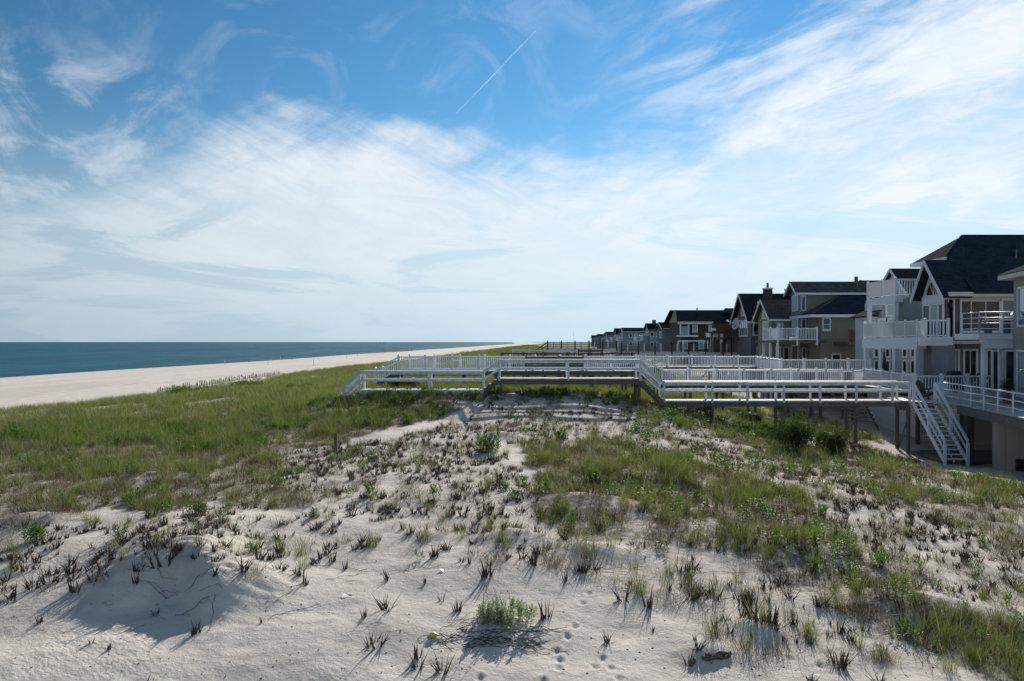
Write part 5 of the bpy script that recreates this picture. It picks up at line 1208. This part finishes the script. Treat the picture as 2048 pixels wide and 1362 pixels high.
thin_me = [proto('grass_shoot', merge(blades(13,.44,.05,.20,.008,s+10,.55,((0,.85),(1,.15))), blades(6,.12,.05,.3,.012,s+60,.3,((2,1.),))), GM) for s in range(3)]
dry_me = [proto('grass_litter', merge(blades(60,.34,.20,1.15,.010,s+20,.5,((1,.5),(2,.5))), blades(8,.16,.1,.3,.009,s+70,.5,((1,.4),(2,.6)))), GM) for s in range(3)]
LEAN = 1.45
stub_me = [proto('grass_stub', merge(blades(int(k*1.2),h,sp_,ln*LEAN,.030,s+30,.30,((2,1.),),2,.35,1.), blades(max(3,k//3),h*.5,sp_*2.2,1.25,.012,s+130,.3,((2,.8),(1,.2)),2)), GM) for s,(k,h,sp_,ln) in enumerate(((16,.21,.06,.20),(9,.19,.04,.16),(22,.19,.10,.45),(6,.15,.03,.22),(13,.25,.06,.32)))]
leafy_me = [proto('goldenrod', leaves(10,.26,.10,s+40,.17,.030,k), [g_leaf]) for s, k in enumerate((5,7,4))]
sage_me = [proto('dusty_miller', merge(leaves(16,.20,.16,s+80,.06,.018,16), leaves(12,.34,.12,s+90,.03,.012,4)), [g_sage]) for s in range(2)]
far_me = [proto('grass_clump', merge(blades(40,.62,.38,.3,.022,s+100,.7,((0,.62),(1,.38)),2)), GM) for s in range(3)]
def scatter_ng():
    if 'scatter' in bpy.data.node_groups: return
def stuff(name, label, cat, pts, rz, tilt, sc, idx, collection):
    pts = np.asarray(pts, np.float32); n_ = len(pts)
    me = bpy.data.meshes.new(name); me.vertices.add(n_); me.vertices.foreach_set('co', pts.ravel())
    a = me.attributes.new('rot', 'FLOAT_VECTOR', 'POINT'); a.data.foreach_set('vector', np.stack([tilt[:,0], tilt[:,1], rz], -1).astype(np.float32).ravel())
    a = me.attributes.new('scl', 'FLOAT', 'POINT'); a.data.foreach_set('value', np.asarray(sc, np.float32)); a = me.attributes.new('idx', 'INT', 'POINT'); a.data.foreach_set('value', np.asarray(idx, np.int32))
    o = bpy.data.objects.new(name, me); COL.objects.link(o); o['label'] = label; o['category'] = cat; o['kind'] = 'stuff'
    ng = bpy.data.node_groups.new(name, 'GeometryNodeTree'); ng.interface.new_socket('Geometry', in_out='INPUT', socket_type='NodeSocketGeometry'); ng.interface.new_socket('Geometry', in_out='OUTPUT', socket_type='NodeSocketGeometry')
    N = ng.nodes; L = ng.links; gi = N.new('NodeGroupInput'); go = N.new('NodeGroupOutput'); ci = N.new('GeometryNodeCollectionInfo'); ci.inputs[0].default_value = collection; ci.inputs[1].default_value = True; ci.inputs[2].default_value = True
    ip = N.new('GeometryNodeInstanceOnPoints'); ip.inputs['Pick Instance'].default_value = True
    def na(nm, ty): q = N.new('GeometryNodeInputNamedAttribute'); q.data_type = ty; q.inputs[0].default_value = nm; return q.outputs[0]
    e2r = N.new('FunctionNodeEulerToRotation'); L.new(na('rot','FLOAT_VECTOR'), e2r.inputs[0]); L.new(e2r.outputs[0], ip.inputs['Rotation'])
    L.new(na('scl','FLOAT'), ip.inputs['Scale']); L.new(na('idx','INT'), ip.inputs['Instance Index']); L.new(gi.outputs[0], ip.inputs['Points']); L.new(ci.outputs[0], ip.inputs['Instance']); L.new(ip.outputs[0], go.inputs[0])
    md = o.modifiers.new('scatter', 'NODES'); md.node_group = ng
    return o
def sample(y0, y1, dens, xa=None, xb=None):
    """uniform per area in the wedge the viewer can see (with a margin)"""
    f = .72; A = f*(y1*y1-y0*y0); n_ = int(A*dens); yy = np.sqrt(RNG.uniform(y0*y0, y1*y1, n_)); xx = yy*RNG.uniform(-f, f, n_)
    return xx, yy
def keepout(x, y):
    """no plants through decks on the ground, paths, house floors"""
    return ((x > 21) & (y > 33.5)) | ((x > 19.5) & (x < 22.8) & (y > 37) & (y < 44)) | ((x < -7.6) & (x > -9.6) & (y > 41.7) & (y < 43.2)) | ((x > 18) & (y > 55) & (y < 80))
def place(y0, y1, dens, which, clump=None, thr=.45):
    x, y = sample(y0, y1, dens); z = H(x, y); F_ = fields(x, y, z)
    pr = F_[which]
    if clump: c = fbm(x/clump, y/clump, 300+which, 3); pr = pr*np.clip((c-thr+.12*pr)/.10+.25, .04, 1.5)
    k = (RNG.random(len(x)) < pr) & ~keepout(x, y)
    return x[k], y[k], z[k]
# bright patches of greener growth / drier growth come from which prototypes stand there
x, y, z = place(9.5, 43.5, 13, 0, 1.0, .52)
n_ = len(x); sc = .62+.42*RNG.random(n_); sc *= np.where(y < 22, .78, 1.); o_ = np.argsort(y)
wind = lambda n: np.stack([RNG.normal(.02,.10,n), RNG.normal(-.06,.12,n)], -1)
NI = 220; near_i = o_[:NI]; rest = o_[NI:]
TG = 'green beachgrass tufts on the foreground dune'
for i in near_i:
    me = tuft_me[int(RNG.integers(4))] if RNG.random() < .55 else thin_me[int(RNG.integers(3))]
    o = share('grass_tuft', me, (x[i], y[i], z[i]), None, RNG.uniform(0, 6.28), (sc[i],)*3); tag(o, 'green and straw beachgrass tuft standing in the foreground sand', 'grass tuft', TG)
m = rest; stuff('beachgrass', 'green beachgrass growing across the dune in front of the boardwalk', 'grass', np.stack([x[m],y[m],z[m]],-1), RNG.uniform(0,6.28,len(m)), wind(len(m)), sc[m], RNG.integers(0,7,len(m)), coll('tuft_kinds', tuft_me+thin_me))
x, y, z = place(9.5, 43.5, 17, 1, .9, .40); n_ = len(x)
stuff('grass_litter', 'dry brown and straw-coloured dead grass matted on the sand', 'dry grass', np.stack([x,y,z],-1), RNG.uniform(0,6.28,n_), wind(n_), .55+.5*RNG.random(n_), RNG.integers(0,3,n_), coll('litter_kinds', dry_me))
x, y, z = place(9.5, 44.5, 13, 2, .7, .49)
# hand-placed foreground stubs
hand = [(15,1205,1.4),(65,1180,1.2),(98,1170,1.2),(150,1188,1.1),(140,1130,1),(322,1135,1.6),(345,1100,1.4),(430,1155,1.3),(485,1145,1.2),(520,1120,1),(560,1105,1.1),(592,1150,1),(610,1170,1.2),(624,1130,.9),(774,1165,1.3),(772,1223,1.1),(728,1240,.9),(750,1297,1.1),(836,1318,1.1),(884,1345,1),(835,1340,.8),(972,1160,1.3),(1090,1240,1.2),(1245,1205,1),(1295,1222,1.6),(1215,1290,.7),(1305,1268,.6),(1130,1165,.9),(1460,1265,1),(1395,1300,.9),(1375,1335,1.1),(1680,1335,1.2),(1620,1290,1.),(245,1090,1),(270,1175,1.1),(120,1165,1.1),(868,1118,1),(850,1170,.9),(1385,1200,1.2),(1425,1195,1.3),(1340,1180,1),(1640,1215,1.1),(1540,1250,1.3),(1510,1240,1.5),(1490,1215,1.3),(690,1140,.9),(655,1110,1),(560,1140,.8),(430,1105,1),(205,1140,.9)]
hp = [ground_at(a, c_) for a, c_, s in hand]
o_ = np.argsort(y); SGp = 'dead brown grass stubs in the foreground sand'
first = o_[:230]; rest = o_[230:]
for (p, (a, c_, s)) in zip(hp, hand): tag(share('grass_stub', stub_me[int(RNG.integers(5))], (p.x,p.y,p.z), None, RNG.uniform(0,6.28), (s*1.15,)*3), 'dead brown grass stub poking out of the foreground sand', 'grass stub', SGp)
for i in first: tag(share('grass_stub', stub_me[int(RNG.integers(5))], (x[i],y[i],z[i]), None, RNG.uniform(0,6.28), (.45+.65*RNG.random(),)*3), 'dead brown grass stub poking out of the foreground sand', 'grass stub', SGp)
stuff('dead_grass_stubs', 'short dead brown grass stubs dotted over the middle of the sand dune', 'grass stubs', np.stack([x[rest],y[rest],z[rest]],-1), RNG.uniform(0,6.28,len(rest)), wind(len(rest)), (.45+.6*RNG.random(len(rest))), RNG.integers(0,5,len(rest)), coll('stub_kinds', stub_me))
x, y, z = place(12, 43.5, 8, 3, 2.0, .52); o_ = np.argsort(y)
LG = 'bright green goldenrod plants on the dune'
for i in o_[:110]: tag(share('goldenrod', leafy_me[int(RNG.integers(3))], (x[i],y[i],z[i]), None, RNG.uniform(0,6.28), (.6+.5*RNG.random(),)*3), 'bright green lance-leaved seaside plant growing among the dune grass', 'plant', LG)
m = o_[110:]; stuff('leafy_dune_plants', 'bright green leafy plants growing low among the dune grass', 'plants', np.stack([x[m],y[m],z[m]],-1), RNG.uniform(0,6.28,len(m)), wind(len(m)), .7+.7*RNG.random(len(m)), RNG.integers(0,3,len(m)), coll('leafy_kinds', leafy_me))
# behind the boardwalk and on along the coast
P_ = []; S_ = []
for (y0, y1, dn, s_) in ((43.5,80,5.5,.78),(80,150,2.8,.85),(150,330,.9,1.15),(330,1100,.10,1.9)):
    x, y, z = place(y0, y1, dn, 0, 4. if y0 < 100 else 12, .36); k = (x < np.minimum(46+.04*y, 60)) & (x > toe(y)-2); P_.append(np.stack([x[k],y[k],z[k]],-1)); S_.append(s_*(.7+.5*RNG.random(k.sum())))
P_ = np.concatenate(P_); S_ = np.concatenate(S_); stuff('coastal_grass', 'green beachgrass covering the dunes behind the boardwalks and along the coast', 'grass', P_, RNG.uniform(0,6.28,len(P_)), wind(len(P_)), S_, RNG.integers(0,3,len(P_)), coll('far_kinds', far_me))
tp = POT.location; 
# ---- single plants
def single(name, me, px, py, s, label, cat='plant', group=None):
    p = ground_at(px, py); return tag(share(name, me, (p.x,p.y,p.z), None, RNG.uniform(0,6.28), (s,)*3), label, cat, group)
big = proto('goldenrod', merge(leaves(14,.34,.22,501,.20,.036,13), leaves(8,.22,.30,502,.16,.032,9)), [g_leaf])
single('goldenrod', big, 975, 905, 1.7, 'largest bright green leafy plant on the bare sand left of the grass band')
single('goldenrod', big, 1118, 882, 1.3, 'bright leafy plant at the upper left tip of the right-hand grass band')
single('goldenrod', leafy_me[1], 876, 1000, 1.35, 'lone rosette of bright green leaves on bare sand in the centre')
single('goldenrod', leafy_me[0], 1027, 1000, 1.1, 'small bright green plant right of the lone rosette')
single('goldenrod', leafy_me[2], 838, 1122, .75, 'sparse young green plant beside the grass tuft on bare sand')
single('goldenrod', big, 72, 1085, 1.0, 'dense dark green leafy plant near the left edge')
single('goldenrod', big, 395, 1030, 1.0, 'wide low leafy plant at the bottom edge of the left grass')
single('goldenrod', big, 262, 1010, .8, 'leafy plant in the left grass fringe near the sand gap')
single('goldenrod', big, 560, 975, .8, 'leafy plant under the grass edge left of the grey post')
single('goldenrod', big, 1395, 1002, .8, 'leafy plant in the middle of the right-hand grass band')
single('goldenrod', big, 1760, 1135, .75, 'upright leafy plant on sand right of the grass band')
tuftbig = proto('grass_tuft', merge(blades(60,.62,.13,.20,.008,601,.8,((0,.55),(1,.45))), blades(50,.34,.2,.8,.009,602,.9,((1,.5),(2,.5))), blades(20,.16,.14,.3,.012,603,.2,((2,1.),))), GM)
for px_, py_, s_, lab in ((848,1085,.95,'isolated grass tuft with straw skirt on bare sand in the centre'),(1005,1088,.95,'straw and green tuft on a low hummock right of the isolated one'),(1178,1120,1.1,'heavy drooping dead grass tuft at the lower end of the grass band'),(1520,1245,1.05,'dark dead tuft shadowing a hummock near the lower right'),(1425,1280,.9,'dark dead tuft above the driftwood'),(1280,1180,.8,'thin dead tuft on sand below the grass band')):
    single('grass_tuft', tuftbig, px_, py_, s_, lab, 'grass tuft')
def dusty(px, py, s, label, seed, W_=.36):
    p = ground_at(px, py); t = empty('dusty_miller', p, label, 'plant'); r = np.random.default_rng(seed); V = []; Fc = []
    for k in range(30):
        a = r.uniform(0,6.28); rd = math.sqrt(r.random())*W_*s; d = leaves(22, r.uniform(.13,.24)*s, .02, seed+k, .075*s, .020*s, 2); o = (rd*math.cos(a), rd*math.sin(a)*.6)
        kk = len(V); V += [(v_[0]+o[0], v_[1]+o[1], v_[2]) for v_ in d[0]]; Fc += [tuple(i+kk for i in f) for f in d[1]]
    me = proto('foliage', (V, Fc, [0]*len(Fc)), [g_sage]); share('foliage', me, p, t)
    V = []; Fc = []
    for k in range(9):
        a = r.uniform(0,6.28); rd = math.sqrt(r.random())*W_*s; d = leaves(26, r.uniform(.32,.50)*s, .01, seed+60+k, .028*s, .014*s, 1); o = (rd*math.cos(a), rd*math.sin(a)*.5)
        kk = len(V); V += [(v_[0]+o[0], v_[1]+o[1], v_[2]) for v_ in d[0]]; Fc += [tuple(i+kk for i in f) for f in d[1]]
    share('flower_spikes', proto('flower_spikes', (V, Fc, [0]*len(Fc)), [leafmat('spike_green', (.20,.22,.11), (.15,.18,.09), .3)]), p, t)
dusty(995, 1246, 1.55, 'silvery grey-green bushy plant with upright spikes on foreground sand', 900)
dusty(675, 922, 1.1, 'silvery plant around the foot of the grey wooden post', 1000, .4)
dusty(570, 950, 1.3, 'silvery plant at the edge of the left grass, left of the post', 1100, .6)
dusty(1205, 905, 1.2, 'silvery plant at the top of the right-hand grass band', 1200, .5)
dusty(700, 830, 1.6, 'pale silvery patch of plants on the dune shoulder left of the crest', 1300, .9)
def bush(c, rx, ry, rz, n, m, label, name='bush', L=.10, seed=1, spiky=0., stems=9):
    r = np.random.default_rng(seed); t = empty(name, c, label, 'bush'); V = []; Fc = []
    lob = [(r.uniform(-.6,.6), r.uniform(-.6,.6), r.uniform(.35,.8), r.uniform(.3,.5)) for _ in range(13)]
    for i in range(n):
        l = lob[int(r.integers(len(lob)))]; d = r.normal(size=3); d /= np.linalg.norm(d); q = l[3]*r.uniform(.55,1.05)
        p = np.array([l[0]+d[0]*q, l[1]+d[1]*q, max(.02, (l[2]+d[2]*q*.9)*(.85)+spiky*r.random()**6)])*np.array([rx,ry,rz])
        u_ = r.normal(size=3); u_[2] = abs(u_[2])*(.6+2*spiky); u_ /= np.linalg.norm(u_); w_ = np.cross(u_, r.normal(size=3)); w_ /= np.linalg.norm(w_); ll = L*r.uniform(.6,1.3)
        k = len(V); V += [tuple(p-w_*ll*.22), tuple(p+u_*ll*.5-w_*ll*.05), tuple(p+u_*ll), tuple(p+w_*ll*.22)]; Fc.append((k,k+1,k+2,k+3))
    share('foliage', proto('foliage', (V, Fc, [0]*len(Fc)), [m]), c, t)
    mb = MB()
    for k in range(stems): l = lob[k]; mb.tube(Vector(c)+Vector((l[0]*rx*.2,l[1]*ry*.2,-.1)), Vector(c)+Vector((l[0]*rx,l[1]*ry,l[2]*rz)), .03, .008, 6)
    mb.build('stem', g_dead, t)
p = ground_at(1590, 908); bush(p, 1.05, .85, 1.5, 6000, g_dark, 'dark feathery evergreen bush in front of the boardwalk piles, left and taller one', 'evergreen_bush', .10, 5, .55)
p = ground_at(1660, 912); bush(p, .85, .75, 1.25, 4600, g_dark, 'dark feathery evergreen bush, right one close to the deck stair', 'evergreen_bush', .10, 6, .5)
p = grnd(X(812,45.5), 45.5, -.05); bush(p, 1.15, .8, 1.0, 5200, g_bush, 'rounded yellow-green bush seen through the lower boardwalk rails', 'bush', .12, 7)
for k, (px_, D, rx, rz, lab) in enumerate(((1330,76,1.4,1.3,'yellow-green bush beyond the white walkways'),(1560,62,1.2,1.,'low green bush under the white picket walkway'),(1300,101,1.6,.9,'low bush in the gap of the far brown-post walkway'),(1330,108,1.2,.9,'olive bush beside the far brown-post walkway'),(1395,43.9,.7,.6,'small green bush below the boardwalk near a pile'),(1540,42.9,.6,.6,'small dark green bush by the middle boardwalk piles'),(1500,45.5,.8,.7,'low green bush just behind the boardwalk piles'),(500,76,2.2,.8,'dark green bush beside the sand fence'),(380,66,2.0,.75,'tall green dune bush at the left end of the sand fence'),(600,60,1.,.5,'yellow-green low bush in the dune grass left of the ramp'))):
    p = grnd(X(px_,D), D, -.08); bush(p, rx, rx*.8, rz*1.1, 2600, g_bush if k not in (7,8,5) else g_leaf, lab, 'bush', .11+.0008*D, 20+k, .1, 5)
# ---- small foreground things
t = ground_at(672, 915); tg = tag(share('weathered_post', None, t), None) if False else None
pt = empty('wooden_post', t, 'short grey weathered wooden post standing in the silvery plant', 'post')
MB().poly([t+Vector(v_) for v_ in ((-.06,-.05,-.2),(.06,-.05,-.2),(.06,.05,-.2),(-.06,.05,-.2),(-.055,-.045,.80),(.05,-.045,.86),(.05,.045,.84),(-.055,.045,.78))], [(3,2,1,0),(4,5,6,7),(0,1,5,4),(1,2,6,5),(2,3,7,6),(3,0,4,7)]).build('shaft', pile, pt)
def log(px, py, L, ang, r_, label, seed):
    p = ground_at(px, py); rr = np.random.default_rng(seed); n_ = 9; k = 8; V = []
    for i in range(n_+1):
        s = (i/n_-.5)*L; c_ = p+Vector((math.cos(ang)*s, math.sin(ang)*s, r_*.7+.015*math.sin(i*1.3+seed)))
        for j in range(k): a = 2*math.pi*j/k; q = r_*(1-.25*abs(i/n_-.5))*(1+rr.uniform(-.22,.22)); V.append(c_+Vector((-math.sin(ang)*math.cos(a)*q, math.cos(ang)*math.cos(a)*q, math.sin(a)*q)))
    Fc = [tuple(range(k-1,-1,-1)), tuple(range(n_*k,n_*k+k))]+[(i*k+j, i*k+(j+1)%k, (i+1)*k+(j+1)%k, (i+1)*k+j) for i in range(n_) for j in range(k)]
    o = MB().poly([v_-p for v_ in V], Fc).build('driftwood', mat('driftwood_red_grey',(.17,.10,.085),.9,.55,18.,.6,60), None); o.location = p; tag(o, label, 'driftwood')
log(1437, 1312, .42, .25, .030, 'upper piece of splintered brown driftwood near the bottom edge', 1); log(1432, 1326, .44, .18, .034, 'lower, redder piece of broken driftwood near the bottom edge', 2)
log(1385, 1330, .13, .9, .035, 'short dark wood chunk left of the driftwood pair', 3)
def shell(px, py, s, rz, label):
    p = ground_at(px, py); n_ = 12; V = []; Fc = []
    for i in range(5):
        for j in range(n_+1):
            a = math.pi*(j/n_-.5)*1.25; r_ = i/4*s*(1+.07*math.cos(j*math.pi)); V.append((math.cos(a)*r_-.3*s, math.sin(a)*r_*.8, .035*s*10*(.9-(i/4)**2*.85)*.18+.012+.006*math.cos(j*math.pi)*i/4))
    for i in range(4):
        for j in range(n_): Fc.append((i*(n_+1)+j,(i+1)*(n_+1)+j,(i+1)*(n_+1)+j+1,i*(n_+1)+j+1))
    o = MB().poly(V, Fc).build('seashell', mat('shell_white',(.78,.76,.72),.45,.2,30.), None, True); o.location = p+Vector((0,0,.01)); o.rotation_euler = (.25,.1,rz); tag(o, label, 'shell')
shell(690,1196,.09,.3,'white broken clam shell on smooth sand, left of the other shell'); shell(700,1193,.05,2.,'small white shell fragment touching the left clam shell'); shell(883,1144,.06,1.,'small white shell on sand in the centre, right of the other shell')
# yellow bulb-shaped float with a thin neck
p = ground_at(868,1276); yt = mat('yellow_plastic',(.62,.42,.02),.4,.15,12.)
prof = [(-.075,.0),(-.07,.025),(-.045,.045),(-.01,.05),(.025,.036),(.05,.018),(.09,.013),(.13,.010),(.135,0)]; V = []; k = 12
for s, r_ in prof:
    for j in range(k): a = 2*math.pi*j/k; V.append((s, math.cos(a)*r_, math.sin(a)*r_+.035))
Fc = [(i*k+j, i*k+(j+1)%k, (i+1)*k+(j+1)%k, (i+1)*k+j) for i in range(len(prof)-1) for j in range(k)]
o = MB().poly(V, Fc).build('yellow_float', yt, None, True); o.location = p; o.rotation_euler = (0,.05,.2); tag(o, 'small yellow bulb-shaped plastic float lying on the sand', 'float')
# dead twigs and runners lying over the foreground sand
mb = MB(); r = np.random.default_rng(77)
def twig(px, py, L, a, lift=.015, w=.0042, n=9, curl=.28):
    p = ground_at(px, py); q = Vector(p)
    for i in range(n):
        a2 = a+curl*math.sin(i*1.9+px)+.15*math.sin(i*4.1); nx = q.x+math.cos(a2)*L/n; ny = q.y+math.sin(a2)*L/n; nz = h1(nx,ny)+lift*(1+math.sin(i*1.7+py)); nq = Vector((nx,ny,nz)); mb.tube(q+Vector((0,0,.004)), nq+Vector((0,0,.004)), w, w*.8, 5); q = nq
for (a, c_, L, an) in ((900,1275,1.1,.1),(960,1295,.8,-.1),(1010,1290,.6,.4),(880,1265,.7,.8),(1030,1265,.9,.2),(1060,1255,.7,-.2),(920,1250,.9,.3),(1340,1150,1.6,.1),(1120,1145,1.3,.0),(1700,1210,1.5,.2),(1500,1120,1.2,.1),(430,1190,.9,-1.3),(540,1240,.9,.6),(530,1225,.7,1.1),(350,1235,.6,.1),(760,1150,1.2,.1),(620,1130,1.2,-.1),(1190,1140,1.1,.2)): twig(a, c_, L, an)
for i in range(30): twig(r.uniform(0,2048), r.uniform(1080,1290), r.uniform(.25,.8), r.uniform(0,6.28), .012, .0025, 5, .5)
for i in range(60): twig(r.normal(975,60), r.normal(1282,10), r.uniform(.15,.5), r.uniform(-.5,.5), .02, .005, 4, .5)
for i in range(10): twig(r.normal(360,70), r.normal(1180,26), r.uniform(.2,.6), r.uniform(-.6,.6), .02, .003, 4, .5)
o = mb.build('dead_twigs', g_dead); tag(o, 'dead twigs and grass runners strewn over the foreground sand', 'twigs', None, 'stuff')
mb = MB()
for i in range(420):
    a_, c_ = r.uniform(-100,2150), 1000+362*math.sqrt(r.random()); p = ground_at(a_, c_); s = r.uniform(.004,.016)
    mb.poly([p+Vector((s*r.uniform(.7,1.4)*i_, s*r.uniform(.7,1.4)*j_, s*k_)) for (i_,j_,k_) in ((-1,-1,0),(1,-1,0),(1,1,0),(-1,1,0),(0,0,1))], [(0,1,4),(1,2,4),(2,3,4),(3,0,4)])
o = mb.build('grit', mat('dark_grit',(.12,.10,.085),.9)); tag(o, 'small dark bits of shell and bark scattered on the sand', 'grit', None, 'stuff')

def pot_leaves():
    r = np.random.default_rng(5); V = []; Fc = []
    for i in range(500):
        d = r.normal(size=3); d /= np.linalg.norm(d); p = np.array([0,0,.85])+d*np.array([.32,.32,.45])*r.uniform(.4,1); u_ = r.normal(size=3); u_ /= np.linalg.norm(u_); w_ = np.cross(u_, r.normal(size=3)); w_ /= np.linalg.norm(w_)
        k = len(V); V += [tuple(p-w_*.02), tuple(p+u_*.11), tuple(p+w_*.02)]; Fc.append((k,k+1,k+2))
    share('foliage', proto('foliage', (V, Fc, [0]*len(Fc)), [g_dark]), POT.location, POT)
pot_leaves()
